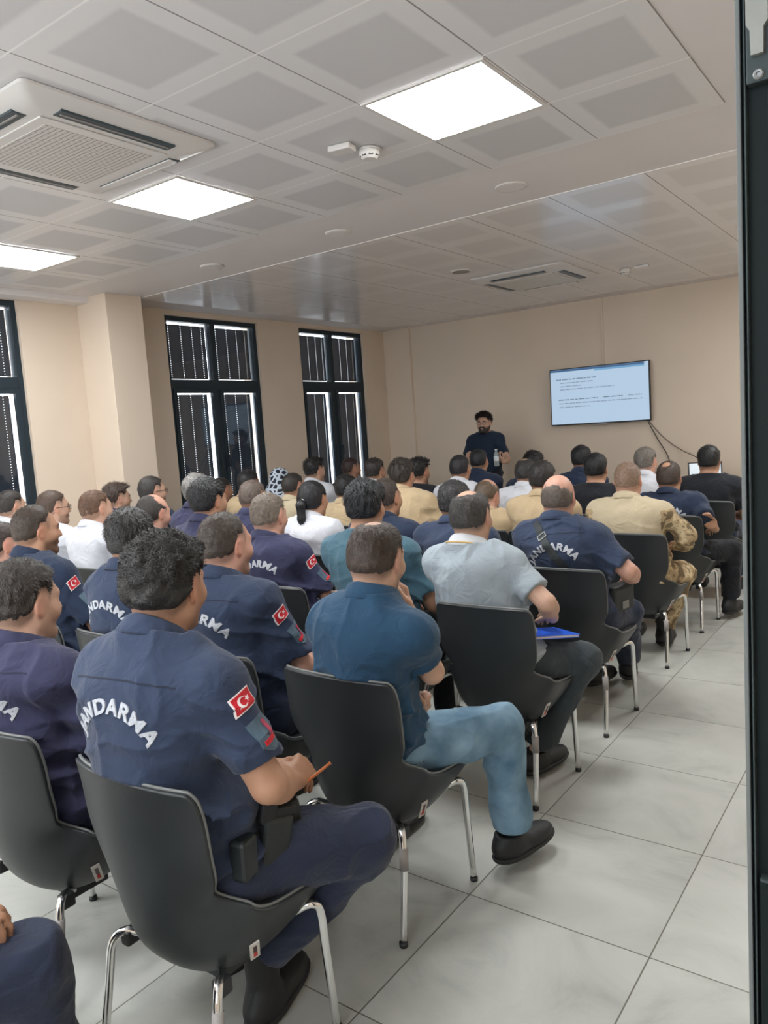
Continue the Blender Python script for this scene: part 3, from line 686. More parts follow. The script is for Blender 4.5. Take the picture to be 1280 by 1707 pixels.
def hairline(q, st):
    """signed height above the hairline in head coordinates (positive = hair)"""
    y, z = q[..., 1], q[..., 2]; x = np.abs(q[..., 0])
    zl = np.interp(y, [-0.12, -0.05, -0.022, -0.004, 0.022, 0.034, 0.050, 0.085, 0.12], st.get('line', [-0.064, -0.062, -0.040, 0.030, 0.032, 0.008, 0.058, 0.075, 0.078]))
    h = z-zl
    if st.get('recede'): h = np.minimum(h, (0.088-st['recede'])-y-0.25*np.abs(x-0.03))     # temples drawn back
    if st.get('bald'):                                       # bare crown of a given radius
        c = st.get('baldc', (0, 0.02, 0.12)); d = np.sqrt((q[..., 0]-c[0])**2+(q[..., 1]-c[1])**2+(q[..., 2]-c[2])**2)
        h = np.minimum(h, d-st['bald']+(vnoise(np.asarray(q, dtype=np.float32)+3, 70)-0.5)*0.022)
    return h
# ---- hand
def hand_prims(W, d, n, s=1.0, curl=0.5, side=1, spread=0.0, thumb=0.5, k=0.006, curls=None):
    """W wrist, d towards the knuckles, n out of the palm, side=+1 right hand"""
    d = nrm(d); n = nrm(n-d*(n@d)); x = np.cross(d, n)*side    # x points to the thumb side
    P = []; base = W+d*0.015*s
    wid = [0.030, 0.010, -0.010, -0.029]; ln = [0.082, 0.087, 0.082, 0.074]; fl = [(0.040, 0.024, 0.020), (0.044, 0.028, 0.021), (0.041, 0.026, 0.020), (0.031, 0.020, 0.018)]
    fr = [0.0092, 0.0094, 0.0088, 0.0078]
    for i in range(4):
        kn = W+d*ln[i]*s+x*wid[i]*s
        P.append(cap(base+x*wid[i]*0.6*s, kn, 0.0135*s, 0.0108*s, 0.012))
        ang = 0.15; p = kn; c_ = curl if curls is None else curls[i]
        for j, l in enumerate(fl[i]):
            ang += c_*(0.75 if j == 0 else 0.95)
            dd = d*math.cos(ang)+n*math.sin(ang)+x*(1.5-i)*spread*0.1; dd = nrm(dd); p2 = p+dd*l*s
            P.append(cap(p, p2, (fr[i]-0.0006*j)*s, (fr[i]-0.0006*(j+1))*s, 0.0035)); p = p2
    tb = W+d*0.026*s+x*0.026*s; t1 = tb+(d*0.55+x*0.62+n*(0.35+0.3*thumb))*0.040*s; t2 = t1+(d*0.85+x*(0.25-0.4*thumb)+n*0.30)*0.032*s; t3 = t2+(d*0.9-x*0.25*thumb+n*0.18)*0.024*s
    P += [cap(tb, t1, 0.0145*s, 0.0115*s, 0.012), cap(t1, t2, 0.0108*s, 0.0098*s, 0.004), cap(t2, t3, 0.0098*s, 0.0082*s, 0.003)]
    return P

FIGS = []
PALETTE = {'fair': (0.50, 0.305, 0.215), 'mid': (0.44, 0.24, 0.15), 'dark': (0.33, 0.18, 0.12), 'pink': (0.54, 0.30, 0.22)}
def xyz(v): return tuple(float(a) for a in v)
def build_person(sp):
    t_ = time.time()
    hp = sp['hp']                                            # top-of-head point (world)
    s = sp.get('hs', 1.0); yaw, pit, rol = [math.radians(a) for a in sp.get('head', (10, 0, 0))]
    HR = rotm(yaw, pit, rol); hc = hp-HR@np.array([0, -0.010, 0.126*s])*1.0
    stand = sp.get('stand', False); face = math.radians(sp.get('face', 4)); BR = rotm(face)
    fwd, rgt = BR@V(0, 1, 0), BR@V(1, 0, 0); up = V(0, 0, 1)
    g = sp.get('g', 1.0); wd = sp.get('wd', 1.0)
    pel = sp['pel']                                          # pelvis centre
    N = hc-HR@np.array([0, 0.030, 0.0])*s-up*0.125*s+fwd*(-0.010-sp.get('nb', 0))
    if sp.get('turned'): N = hc-fwd*0.03-up*0.125
    ax = nrm(N-pel); bend = sp.get('slump', 0.03)
    def spn(t): return pel+(N-pel)*t-fwd*bend*math.sin(math.pi*min(1, t))
    def frame(t):
        u = nrm(spn(min(1, t+0.1))-spn(max(0, t-0.1))); f = nrm(fwd-u*(fwd@u)); return np.stack([np.cross(f, u), f, u], 1)
    TL = np.linalg.norm(N-pel)/0.56
    h = sp['res']
    sh = 0.166*wd*sp.get('shw', 1.0)
    Sj = [spn(sp.get('shz', 0.832))+rgt*sx*sh+fwd*0.016 for sx in (-1, 1)]
    def torso(o, kk=1.0):
        P = [ell(pel, V(0.168*g+o, 0.125*g+o, 0.125+o), 0.05, frame(0.0)), ell(spn(0.28)+fwd*0.012*g, V(0.150*g+o, 0.118*g+o, 0.16*TL+o), 0.07, frame(0.28)),
             ell(spn(0.62), V(0.163*wd+o, 0.118*(0.5+0.5*g)+o, 0.185*TL+o), 0.06, frame(0.62)),
             ell(spn(0.80)-fwd*0.012, V(0.175*wd+o, 0.100+o, 0.105*TL+o), 0.05, frame(0.8))]
        P.append(cap(Sj[0], Sj[1], 0.050+o, 0.050+o, 0.04))
        for i in (0, 1):
            P.append(cap(N+up*0.020*s-fwd*0.01, Sj[i]+up*0.006, 0.042+o*0.6, 0.044+o, 0.065))
            P.append(ell(Sj[i], V(0.053+o, 0.058+o, 0.056+o), 0.04))
        return P
    # arms
    UA, FA = sp.get('ua', 0.285), sp.get('fa', 0.25)
    arms = []
    for i, sx in ((0, -1), (1, 1)):
        a = sp.get('armR' if sx > 0 else 'armL')
        if a is None:
            W = pel+rgt*sx*0.13+fwd*0.30+up*0.115; a = dict(w=W, d=fwd*1.0-rgt*sx*0.35-up*0.12, n=-up-rgt*sx*0.15, curl=0.32)
        W = np.asarray(a['w'], float); hint = np.asarray(a.get('hint', rgt*sx*0.75-up*0.9-fwd*0.35), float)
        if 'e' in a:
            El = np.asarray(a['e'], float)
        else: El, W = ik(Sj[i], W, UA, FA, hint)
        arms.append((Sj[i], El, W, a, sx))
    # legs
    legs = []
    for sx in (-1, 1):
        l = sp.get('legR' if sx > 0 else 'legL'); hip = pel+rgt*sx*0.088*g-up*0.02+fwd*0.02
        if l is None:
            if stand: K, A_ = hip+V(0, 0, -0.42)+fwd*0.02, hip+V(0, 0, 0)-up*(hip[2]-0.09)
            else:
                ay = 0.40 if sp.get('tuck') else 0.44; K = pel+rgt*sx*0.16+fwd*0.43-up*0.035; K[2] = 0.51; A_ = pel+rgt*sx*0.15+fwd*ay; A_[2] = 0.10
        else: K, A_ = np.asarray(l['k'], float), np.asarray(l['a'], float)
        legs.append((hip, K, A_, sx, l or {}))
    lg = sp.get('lg', 1.0)
    def leg_prims(o, cutz=False):
        P = []
        for hip, K, A_, sx, l in legs:
            P += [cap(hip, K, 0.082*g*lg+o, 0.058*lg+o*0.7, 0.04)]
            d = nrm(A_-K); c = (A_-d*0.02, d) if cutz else None
            if cutz: P += [cap(K, A_, 0.060*lg+o*0.7, 0.046*lg+o*0.8, 0.03, cut=c)]
            else: P += [cap(K, K+(A_-K)*0.4, 0.052, 0.050, 0.03), cap(K+(A_-K)*0.3, A_, 0.050, 0.034, 0.03)]
        return P
    # ---------------- body
    P = torso(-0.012)+leg_prims(-0.016)
    for S_, El, W, a, sx in arms:
        P += [cap(S_, El, 0.047*sp.get('ag', 1), 0.039*sp.get('ag', 1), 0.03), cap(El, El+(W-El)*0.35, 0.038*sp.get('ag', 1), 0.040*sp.get('ag', 1), 0.012), cap(El+(W-El)*0.3, W, 0.040*sp.get('ag', 1), 0.0255, 0.02)]
        P += hand_prims(W, np.asarray(a['d'], float), np.asarray(a['n'], float), 0.97, a.get('curl', 0.5), sx, a.get('spread', 0.0), a.get('thumb', 0.5), curls=a.get('curls'))
    P += [cap(N-up*0.03, hc+HR@np.array([0, -0.022, -0.045])*s, 0.057*sp.get('nk', 1), 0.055*sp.get('nk', 1), 0.03)]
    HP = head_prims(HR, hc, s, sp.get('nose', 1.0), sp.get('jaw', 1.0)); P += HP
    def body_cut(P_, d):
        if sp.get('ry') is None: return d
        c_ = np.minimum(np.abs(P_[..., 0]-pel[0])/0.22, 1.1)**2.4*0.05
        yc = sp['ry']+0.048+c_-np.maximum(0, P_[..., 2]-0.79)*1.6
        return np.where((P_[..., 2] > 0.34) & (P_[..., 2] < 1.0), np.maximum(d, yc-P_[..., 1]), d)
    v, q = field_mesh(P, h, body_cut)
    v = relax(v, q, 1, 0.35)
    base = V(pel[0], pel[1], 0.0)
    body = link_mesh('person', v-base, q, M['skin'], smooth=True, loc=xyz(base))
    # skin tone with stubble / lips / brows, all in head coordinates
    ql = ((v-hc)@HR)/s
    tone = np.array(PALETTE[sp.get('skin', 'mid')]); hcol = np.array(srgb(*sp['hair'][1])); col = np.tile(tone, (len(v), 1))
    inh = np.linalg.norm(ql, axis=1) < 0.16
    def blend(msk, c, a):
        w = np.clip(msk, 0, 1)[:, None]*a*inh[:, None]; return col*(1-w)+c*w
    st = dict(sp['hair'][2]); style = sp['hair'][0]
    fade = hairline(ql, {**st, 'bald': 0})
    col = blend((fade+0.012)/0.022*(ql[:, 2] > -0.09), hcol*0.8+tone*0.2, 0.55 if not st.get('bald') or style != 'bald' else 0.4) if not st.get('bald') else blend((hairline(ql, st)+0.012)/0.03, hcol, 0.6)
    beard = sp.get('beard', 0.35)
    bm_ = np.clip((0.050-np.abs(ql[:, 2]+0.085))/0.02, 0, 1)*np.clip((ql[:, 1]-0.0)/0.02, 0, 1)*np.clip((-0.028-ql[:, 2]-0.25*np.abs(ql[:, 0]))/0.012+1, 0, 1)
    bm_ *= 1-np.exp(-((ql[:, 0]/0.021)**2+((ql[:, 2]+0.058)/0.010)**2))
    col = blend(bm_, hcol*0.8+tone*0.15, beard)
    col = blend(np.exp(-((ql[:, 0]/0.020)**2+((ql[:, 2]+0.058)/0.009)**2))*(ql[:, 1] > 0.075), np.array([0.42, 0.17, 0.14]), 0.7)
    for sx in (-1, 1): col = blend(2*np.exp(-(((ql[:, 0]-sx*0.031)/0.017)**2+((ql[:, 2]-0.026-0.06*(0.03-np.abs(ql[:, 0])))/0.0055)**2)*1.3)*(ql[:, 1] > 0.05), hcol*0.7, 0.9)
    for sx in (-1, 1):
        e_ = ((ql[:, 0]-sx*0.031)/0.0115)**2+((ql[:, 2]-0.006)/0.0055)**2
        col = blend((e_ < 1.0)*(ql[:, 1] > 0.07)*1.0, np.array([0.55, 0.5, 0.47]), 0.9)
        col = blend(((((ql[:, 0]-sx*0.031)/0.0055)**2+((ql[:, 2]-0.006)/0.0055)**2) < 1.0)*(ql[:, 1] > 0.07)*1.0, np.array([0.03, 0.02, 0.015]), 1.0)
    ears = np.clip((np.abs(ql[:, 0])-0.072)/0.01, 0, 1)*(np.abs(ql[:, 2]) < 0.045)
    col = blend(ears, tone*np.array([1.18, 0.9, 0.85]), 0.6)
    at = body.data.color_attributes.new('tone', 'FLOAT_COLOR', 'POINT'); at.data.foreach_set('color', np.concatenate([col, np.ones((len(v), 1))], 1).astype(np.float32).ravel())
    thing(body, sp['label'], 'person', sp.get('group'))
    # ---------------- hair
    near = h < 0.0075
    if style == 'scarf':
        T = lambda x, y, z: hc+HR@np.array([x, y, z])
        SP = [ell(T(0, -0.016, 0.028), V(0.094, 0.112, 0.106), 0.03, HR), ell(T(0, -0.03, -0.05), V(0.086, 0.088, 0.09), 0.04, HR), cap(T(0, -0.03, -0.10), N+up*0.0-fwd*0.03, 0.085, 0.12, 0.05),
              ell(T(0, 0.10, -0.01), V(0.052, 0.06, 0.075), 0.01, HR, '-')]
        hv, hq = field_mesh(SP, 0.007, lambda P_, d: d+(vnoise(P_, 22)-0.5)*0.008)
        link_mesh('headscarf', hv-base, hq, M['scarf'], body, smooth=True)
    else:
        tt, ts = st.get('top', 0.016), st.get('side', 0.006); amp = st.get('amp', 0.004); fq = st.get('fq', 90)
        core = HP[:3]; hm = hair_mat(sp['hair'][1])
        def hp_post(P_, d):
            q_ = ((P_-hc)@HR)/s; hl = hairline(q_, st)-st.get('up', 0)*np.clip((0.09-q_[..., 2])/0.03, 0, 1)
            th = ts+(tt-ts)*np.clip((q_[..., 2]-0.005)/0.075, 0, 1)+st.get('quiff', 0)*np.clip((q_[..., 1]-0.02)/0.05, 0, 1)*np.clip((q_[..., 2]-0.04)/0.04, 0, 1)
            th = th*np.clip(hl/0.026, 0.0, 1)
            n_ = (vnoise(q_*np.array([1, 1, st.get('zs', 0.45)], dtype=np.float32), fq)-0.5)*amp*2+(vnoise(q_, fq*0.4)-0.5)*amp*1.5
            return np.maximum(d-th-n_*np.clip(hl/0.02, 0, 1), -hl-0.002)
        hh = min(0.0065, max(0.0034, h*0.7))
        core2 = [dict(p) for p in core]
        hv, hq = field_mesh(core2, hh, hp_post, pad=0.045)
        if style == 'pony':
            T = lambda x, y, z: hc+HR@np.array([x, y, z])
            PP_ = [cap(T(0, -0.10, 0.01), T(0, -0.135, -0.02), 0.016, 0.026, 0.01), cap(T(0, -0.135, -0.02), T(0.0, -0.135, -0.11), 0.028, 0.026, 0.02), cap(T(0.0, -0.135, -0.11), T(0.0, -0.115, -0.19), 0.025, 0.012, 0.02)]
            pv, pq = field_mesh(PP_, 0.005, lambda P_, d: d+(vnoise(P_*np.array([1, 1, 0.15], dtype=np.float32), 160)-0.5)*0.008)
            pt = link_mesh('ponytail', pv-base, pq, hm, body, smooth=True)
            bm = bmesh.new(); c0 = xyz(T(0, -0.108, 0.002)-base); d0 = Vector(xyz(HR@V(0, -0.8, -0.5))).normalized()
            tube(bm, [Vector(c0)-d0*0.005, Vector(c0)+d0*0.007], 0.0215, 16); bm_obj('hair_tie', bm, M['whitecloth'], pt)
        if len(hv):
            nb = st.get('tufts', 5200 if near else (2200 if h < 0.0095 else 900)); rs = np.random.default_rng(len(FIGS)+3)
            # strand blades follow the growth direction away from the crown
            i0 = rs.integers(0, len(hq), nb); w4 = rs.random((nb, 4)); w4 /= w4.sum(1, keepdims=True)
            p0 = (hv[hq[i0]]*w4[..., None]).sum(1); nn = np.cross(hv[hq[i0, 2]]-hv[hq[i0, 0]], hv[hq[i0, 3]]-hv[hq[i0, 1]]); nn /= np.maximum(np.linalg.norm(nn, axis=1, keepdims=True), 1e-9)
            cen = hc+HR@np.array([0, -0.015, 0.02])*s; sg = np.sign((nn*(p0-cen)).sum(1)); nn *= sg[:, None]
            crown = hc+HR@np.array([0.01, -0.055, 0.11])*s; fd = p0-crown; fd -= nn*(fd*nn).sum(1, keepdims=True)
            fd += rs.normal(0, st.get('mess', 0.02), fd.shape); fd /= np.maximum(np.linalg.norm(fd, axis=1, keepdims=True), 1e-6); fd -= nn*(fd*nn).sum(1, keepdims=True)*0.9
            qz = ((p0-hc)@HR)[:, 2]/s; Ln = (st.get('len', 0.016)*np.clip((qz+0.02)/0.07, 0.3, 1))*rs.uniform(0.6, 1.2, nb); Ln *= np.clip(hairline(((p0-hc)@HR)/s, st)/0.03, 0.15, 1)
            lift = st.get('lift', 0.12); sd = np.cross(nn, fd); wdt = (0.0010 if near else 0.0019)*rs.uniform(0.6, 1.4, nb)
            a0 = p0-nn*0.002; a1 = p0+fd*(Ln*0.5)[:, None]+nn*(Ln*lift*1.3)[:, None]; a2 = p0+fd*Ln[:, None]+nn*(Ln*lift*st.get('curl', 1.0))[:, None]
            vv = np.stack([a0-sd*wdt[:, None], a0+sd*wdt[:, None], a1+sd*wdt[:, None]*0.8, a1-sd*wdt[:, None]*0.8, a2-sd*wdt[:, None]*0.15, a2+sd*wdt[:, None]*0.15], 1).reshape(-1, 3)
            b6 = np.arange(nb)[:, None]*6+len(hv); fq_ = np.concatenate([b6+np.array([[0, 1, 2, 3]]), b6+np.array([[3, 2, 5, 4]])])
            link_mesh('hair', np.concatenate([hv, vv])-base, np.concatenate([hq, fq_]), hm, body, smooth=True)
    if sp.get('beardmesh'):
        T = lambda x, y, z: hc+HR@np.array([x, y, z])*s
        BP = [cap(T(-0.058, 0.012, -0.045), T(-0.022, 0.070, -0.100), 0.022, 0.023, 0.02), cap(T(0.058, 0.012, -0.045), T(0.022, 0.070, -0.100), 0.022, 0.023, 0.02), cap(T(-0.02, 0.074, -0.1), T(0.02, 0.074, -0.1), 0.020, 0.020, 0.02),
              cap(T(-0.022, 0.088, -0.046), T(0.022, 0.088, -0.046), 0.009, 0.009, 0.008), cap(T(-0.026, 0.082, -0.05), T(-0.026, 0.078, -0.08), 0.009, 0.012, 0.008), cap(T(0.026, 0.082, -0.05), T(0.026, 0.078, -0.08), 0.009, 0.012, 0.008)]
        bv, bq = field_mesh(BP, 0.004, lambda P_, d: d+(vnoise(P_, 150)-0.5)*0.006)
        link_mesh('beard', bv-base, bq, hair_mat(sp['hair'][1]), body, smooth=True)
    # ---------------- glasses
    if sp.get('glasses'):
        T = lambda x, y, z: Vector(xyz(hc+HR@np.array([x, y, z])*s-base)); bm = bmesh.new()
        for sx in (-1, 1):
            pts = [T(sx*0.033+0.023*math.cos(a), 0.104-0.006*abs(math.cos(a)), 0.004+0.017*math.sin(a)) for a in np.linspace(0, 2*math.pi, 17)]
            tube(bm, pts, 0.0016, 6); tube(bm, [T(sx*0.056, 0.098, 0.008), T(sx*0.080, 0.07, 0.008), T(sx*0.083, -0.005, 0.006), T(sx*0.083, -0.02, -0.008)], 0.0018, 6)
        tube(bm, [T(-0.010, 0.106, 0.006), T(0, 0.111, 0.008), T(0.010, 0.106, 0.006)], 0.0015, 6)
        bm_obj('glasses', bm, M['lens'], body, smooth=True)
    # ---------------- shirt
    kind = sp['shirt'][0]; cloth = FAB[sp['shirt'][1]]; o = 0.013 if kind != 'tee' else 0.009
    longs = kind == 'long'; PS = torso(o)
    zc = pel[2]+(-0.045 if not stand else -0.06)
    slv = []
    for S_, El, W, a, sx in arms:
        fr_ = sp.get('slv', 0.80 if kind == 'uniform' else 0.70); d = nrm(El-S_)
        if longs:
            e2 = nrm(W-El); PS += [cap(S_, El, 0.058, 0.052, 0.03), cap(El, W, 0.053, 0.040, 0.02, cut=(W-e2*0.01, e2))]
        else:
            cp = S_+(El-S_)*fr_; PS += [cap(S_, S_+(El-S_)*(fr_+0.15), 0.057*sp.get('ag', 1)+o*0.4, 0.055*sp.get('ag', 1)+o*0.4, 0.03, cut=(cp, d))]
        slv.append((S_, El, d))
    seed = V(*(np.random.default_rng(len(FIGS)*7+1).random(3)*9)).astype(np.float32)
    fa = sp.get('fold', 1.0)*(0.034 if kind == 'uniform' else 0.029)
    nkc = N+up*0.012
    neck_ax = nrm((hc+HR@np.array([0, -0.022, -0.045])*s)-N)
    stretch = np.array([0.75, 0.8, 1.6], dtype=np.float32)
    zmid = float(spn(0.45)[2])
    ry = sp.get('ry')
    def back_cut(P_, d):
        if ry is None: return d
        c_ = np.minimum(np.abs(P_[..., 0]-pel[0])/0.22, 1.1)**2.4*0.05
        yc = ry+0.040+c_-np.maximum(0, P_[..., 2]-0.79)*1.6
        return np.where(P_[..., 2] > 0.34, np.maximum(d, yc-P_[..., 1]), d)
    def sh_post(P_, d):
        n1 = 1-np.abs(2*vnoise((P_+seed)*stretch, 6.5)-1); n2 = 1-np.abs(2*vnoise((P_+seed)*stretch[::-1].copy(), 13)-1)
        zl = P_[..., 2]; wz = 0.35+0.85*np.clip((zmid+0.10-zl)/0.18, 0, 1)
        Q_ = P_+seed; wq = (vnoise(Q_, 5.0)-0.5)*0.10
        Qz = Q_.copy(); Qz[..., 2] = Qz[..., 2]+wq+np.abs(P_[..., 0]-pel[0])*0.45
        r1 = 1-np.abs(2*vnoise(Qz*np.array([0.42, 0.42, 1.5], dtype=np.float32), 8.5)-1)
        Qd = Q_.copy(); Qd[..., 0] = Qd[..., 0]+wq; r2_ = 1-np.abs(2*vnoise(Qd*np.array([1.5, 1.5, 0.5], dtype=np.float32), 7.5)-1)
        d = d+fa*(0.55-n1)*wz*0.9-fa*0.75*(r1**4-0.2)*wz-fa*0.42*(r2_**4-0.2)*(0.4+0.4*wz)
        d = back_cut(P_, np.maximum(d, zc-zl))
        rel = P_-nkc; hgt = rel@neck_ax; rad = np.sqrt(np.maximum(0, (rel**2).sum(-1)-hgt**2))
        return np.maximum(d, np.minimum(hgt-0.012, 0.115-rad))
    v2, q2 = field_mesh(PS, h*(1.0 if near else 1.1), sh_post)
    v2 = relax(v2, q2, 1, 0.3)
    shirt = link_mesh({'uniform': 'uniform_shirt', 'tee': 't_shirt', 'polo': 'polo_shirt', 'shirt': 'shirt', 'long': 'long_sleeved_shirt'}[kind], v2-base, q2, cloth, body, smooth=True)
    if sp.get('camosleeve'):
        shirt.data.materials.append(FAB['camo']); cen = v2[q2].mean(1); mi = np.zeros(len(q2), np.int32)
        for S_, El, W, a_, sx in arms:
            rel = cen-S_; mi[((rel@(rgt*sx)) > 0.018) & (cen[:, 2] < S_[2]+0.03) & (np.abs(rel@fwd) < 0.3)] = 1
        shirt.data.polygons.foreach_set('material_index', mi); shirt.data.update()
    # collar
    if kind in ('uniform', 'polo', 'shirt', 'long'):
        f2 = nrm(fwd-neck_ax*(fwd@neck_ax)); r2 = np.cross(f2, neck_ax); bm = bmesh.new(); rings = []
        prof = [(0.062, -0.022), (0.061, 0.052), (0.068, 0.056), (0.076, 0.050), (0.094, 0.010), (0.090, 0.003), (0.071, 0.036)]
        nk = sp.get('nk', 1)
        for i in range(29):
            a = math.radians(-158+316*i/28); fr_ = abs(a)/math.radians(158); ring = []
            for (r, hz) in prof:
                rr = r*(0.98+0.10*fr_)*(0.55+0.45*nk); z_ = hz*(1-0.25*fr_)-0.030*fr_**2+0.004
                if r > 0.08: z_ -= 0.018*max(0, fr_-0.7)/0.3
                p = N+(-f2*math.cos(a)*rr*1.06+r2*math.sin(a)*rr)+neck_ax*z_
                ring.append(bm.verts.new(xyz(p-base)))
            rings.append(ring)
        for ra, rb in zip(rings, rings[1:]):
            for j in range(7): bm.faces.new((ra[j], ra[(j+1) % 7], rb[(j+1) % 7], rb[j]))
        bm.faces.new(rings[0]); bm.faces.new(rings[-1][::-1])
        bmesh.ops.subdivide_edges(bm, edges=bm.edges[:], cuts=1, use_grid_fill=True, smooth=0.6) if near else None
        bm_obj('collar', bm, sp.get('collar', cloth), shirt, smooth=True)
    else:
        f2 = nrm(fwd-neck_ax*(fwd@neck_ax)); r2 = np.cross(f2, neck_ax); bm = bmesh.new()
        pts = [Vector(xyz(N+(-f2*math.cos(a)*0.072+r2*math.sin(a)*0.068)+neck_ax*(0.016-0.022*(1-math.cos(a))/2*1.4)-base)) for a in np.linspace(0, 2*math.pi, 33)]
        tube(bm, pts, 0.0075, 8, False); bm_obj('neckband', bm, cloth, shirt, smooth=True)
    # trousers
    tcol = FAB[sp.get('trousers', 'tnavy')]
    PT = [ell(pel-up*0.01, V(0.172*g+0.010, 0.130*g+0.010, 0.130), 0.05, frame(0.0))]+leg_prims(0.016, True)
    zt_ = pel[2]+(0.05 if not stand else 0.06)
    def tr_post(P_, d):
        n1 = 1-np.abs(2*vnoise((P_+seed)*np.array([1.3, 0.6, 1.3], dtype=np.float32), 9)-1)
        r1 = 1-np.abs(2*vnoise((P_+seed)*np.array([1.2, 1.0, 1.2], dtype=np.float32), 8)-1)
        return back_cut(P_, np.maximum(d+0.012*(0.5-n1)-0.010*(r1**4-0.2), P_[..., 2]-zt_))
    if sp.get('lower', True):
        v3, q3 = field_mesh(PT, h*(1.1 if near else 1.4), tr_post); v3 = relax(v3, q3, 1, 0.3)
        link_mesh('trousers', v3-base, q3, tcol, body, smooth=True)
        for hip, K, A_, sx, l in legs:
            if l.get('sock'):
                bm = bmesh.new(); b0 = A_-base; tube(bm, [xyz(b0+V(0, -0.005, -0.06)), xyz(b0+V(0, 0, 0.02)), xyz(b0+(K-A_)*0.2)], [0.043, 0.037, 0.040], 20); bm_obj('sock', bm, M['sock'], body, smooth=True)
            sdir = np.asarray(l.get('toe', fwd), float); shoe(body, A_, sdir, base, l, sp)
    # uniform marks
    bvh = None
    if sp.get('mark') or sp.get('flag'):
        bvh = BVHTree.FromPolygons([Vector(a) for a in (v2-base)], [tuple(int(x) for x in f) for f in q2])
    if sp.get('mark'):
        O = spn(sp.get('markt', 0.745)); u_ = nrm(spn(0.95)-spn(0.5)); f_ = nrm(fwd-u_*(fwd@u_)); r_ = np.cross(f_, u_)
        arc_text(sp['mark'], bvh, O-f_*0.5-base, r_, u_, f_, shirt, near)
        # yoke seam
        if near:
            pts = [(x, 0.075-0.6*x*x) for x in np.linspace(-0.165, 0.165, 45)]
            strip(pts, 0.0016, bvh, O-f_*0.5-base, r_, u_, f_, shirt, 'yoke_seam', M['seam'])
    if sp.get('flag'):
        S_, El, d = slv[1]; u_ = -d; f_ = nrm(fwd-u_*(fwd@u_)); r_ = nrm(np.cross(f_, u_)); 
        if r_@rgt < 0: r_ = -r_
        # seen from outside: right = f_, up = u_, looking along -r_
        ctr = S_+(El-S_)*0.22+r_*0.3-base+f_*(-0.012)
        fr2, ur2 = nrm(f_*0.92+u_*0.12), nrm(u_*0.95-f_*0.12)
        flag_patch(bvh, ctr, fr2, ur2, -r_, shirt)
        if near or sp.get('badge'):
            c2 = S_+(El-S_)*0.56+r_*0.3-base+f_*(0.006); badge(bvh, c2, fr2, ur2, -r_, shirt)
    if sp.get('gear'): sp['gear'](body, base, spn, fwd, rgt, up, bvh, shirt, pel)
    FIGS.append(body)
    print('%-22s %.1fs verts %d' % (sp['key'], time.time()-t_, len(v)+len(v2)))
    return body

def cast(bvh, o, r_, u_, f_, x, y, off):
    p = Vector(xyz(o+r_*x+u_*y)); d = Vector(xyz(f_)); hit = bvh.ray_cast(p, d, 1.2)
    if hit[0] is None: return None
    return hit[0]-d*off
def decal(verts2, faces, bvh, o, r_, u_, f_, parent, name, m_, off=0.0022):
    vs_, ok = [], []
    dep = []
    for (x, y) in verts2:
        c = cast(bvh, o, r_, u_, f_, x, y, off); vs_.append(c)
    good = [c for c in vs_ if c is not None]
    if not good: return None
    fs = [f for f in faces if all(vs_[k] is not None for k in f)]
    # drop faces that jump across a gap
    fs = [f for f in fs if max((vs_[f[i]]-vs_[f[(i+1) % len(f)]]).length for i in range(len(f))) < 0.06]
    used = sorted({k for f in fs for k in f}); mp = {k: i for i, k in enumerate(used)}
    n = len(used); D = Vector(xyz(f_))
    vv = [tuple(vs_[k]) for k in used]+[tuple(vs_[k]+D*0.004) for k in used]
    ff = [tuple(mp[k] for k in f) for f in fs]; from collections import Counter
    ec = Counter(); 
    for f in ff:
        for i in range(len(f)): ec[tuple(sorted((f[i], f[(i+1) % len(f)])))] += 1
    side = [(a, b, b+n, a+n) for (a, b), c in ec.items() if c == 1]
    if not ff: return None
    return link_mesh(name, vv, ff+side, m_, parent, smooth=False)
TXT = {}
def glyphs(text, size=0.047):
    if text in TXT: return TXT[text]
    cu = bpy.data.curves.new('lettering', 'FONT'); cu.body = text; cu.size = size; cu.offset = 0.0016; cu.space_character = 1.12; cu.align_x = 'CENTER'; cu.resolution_u = 3
    ob = bpy.data.objects.new('lettering', cu); COL.objects.link(ob); dg = bpy.context.evaluated_depsgraph_get(); me = bpy.data.meshes.new_from_object(ob.evaluated_get(dg))
    bm = bmesh.new(); bm.from_mesh(me); bmesh.ops.remove_doubles(bm, verts=bm.verts, dist=1e-5); bmesh.ops.triangulate(bm, faces=bm.faces)
    for _ in range(2):
        e = [e for e in bm.edges if e.calc_length() > 0.016]
        if e: bmesh.ops.subdivide_edges(bm, edges=e, cuts=1)
        bmesh.ops.triangulate(bm, faces=bm.faces)
    vs_ = [(v.co.x, v.co.y) for v in bm.verts]; bm.verts.index_update(); fs = [tuple(v.index for v in f.verts) for f in bm.faces]; bm.free()
    bpy.data.objects.remove(ob); bpy.data.meshes.remove(me); bpy.data.curves.remove(cu)
    TXT[text] = (vs_, fs); return TXT[text]
def arc_text(text, bvh, o, r_, u_, f_, parent, near):
    vs_, fs = glyphs(text); R_ = 0.122; out = []
    for (x, y) in vs_:
        a = x*1.02/R_; out.append(((R_+y)*math.sin(a)*1.0, (R_+y)*math.cos(a)-R_))
    decal(out, fs, bvh, o, r_, u_, f_, parent, 'back_lettering', M['thread'], 0.003)
def strip(pts, w, bvh, o, r_, u_, f_, parent, name, m_, off=0.0015):
    vs_, fs = [], []
    for i, (x, y) in enumerate(pts):
        vs_ += [(x, y-w), (x, y+w)]
        if i: fs.append((2*i-2, 2*i, 2*i+1, 2*i-1))
    return decal(vs_, fs, bvh, o, r_, u_, f_, parent, name, m_, off)
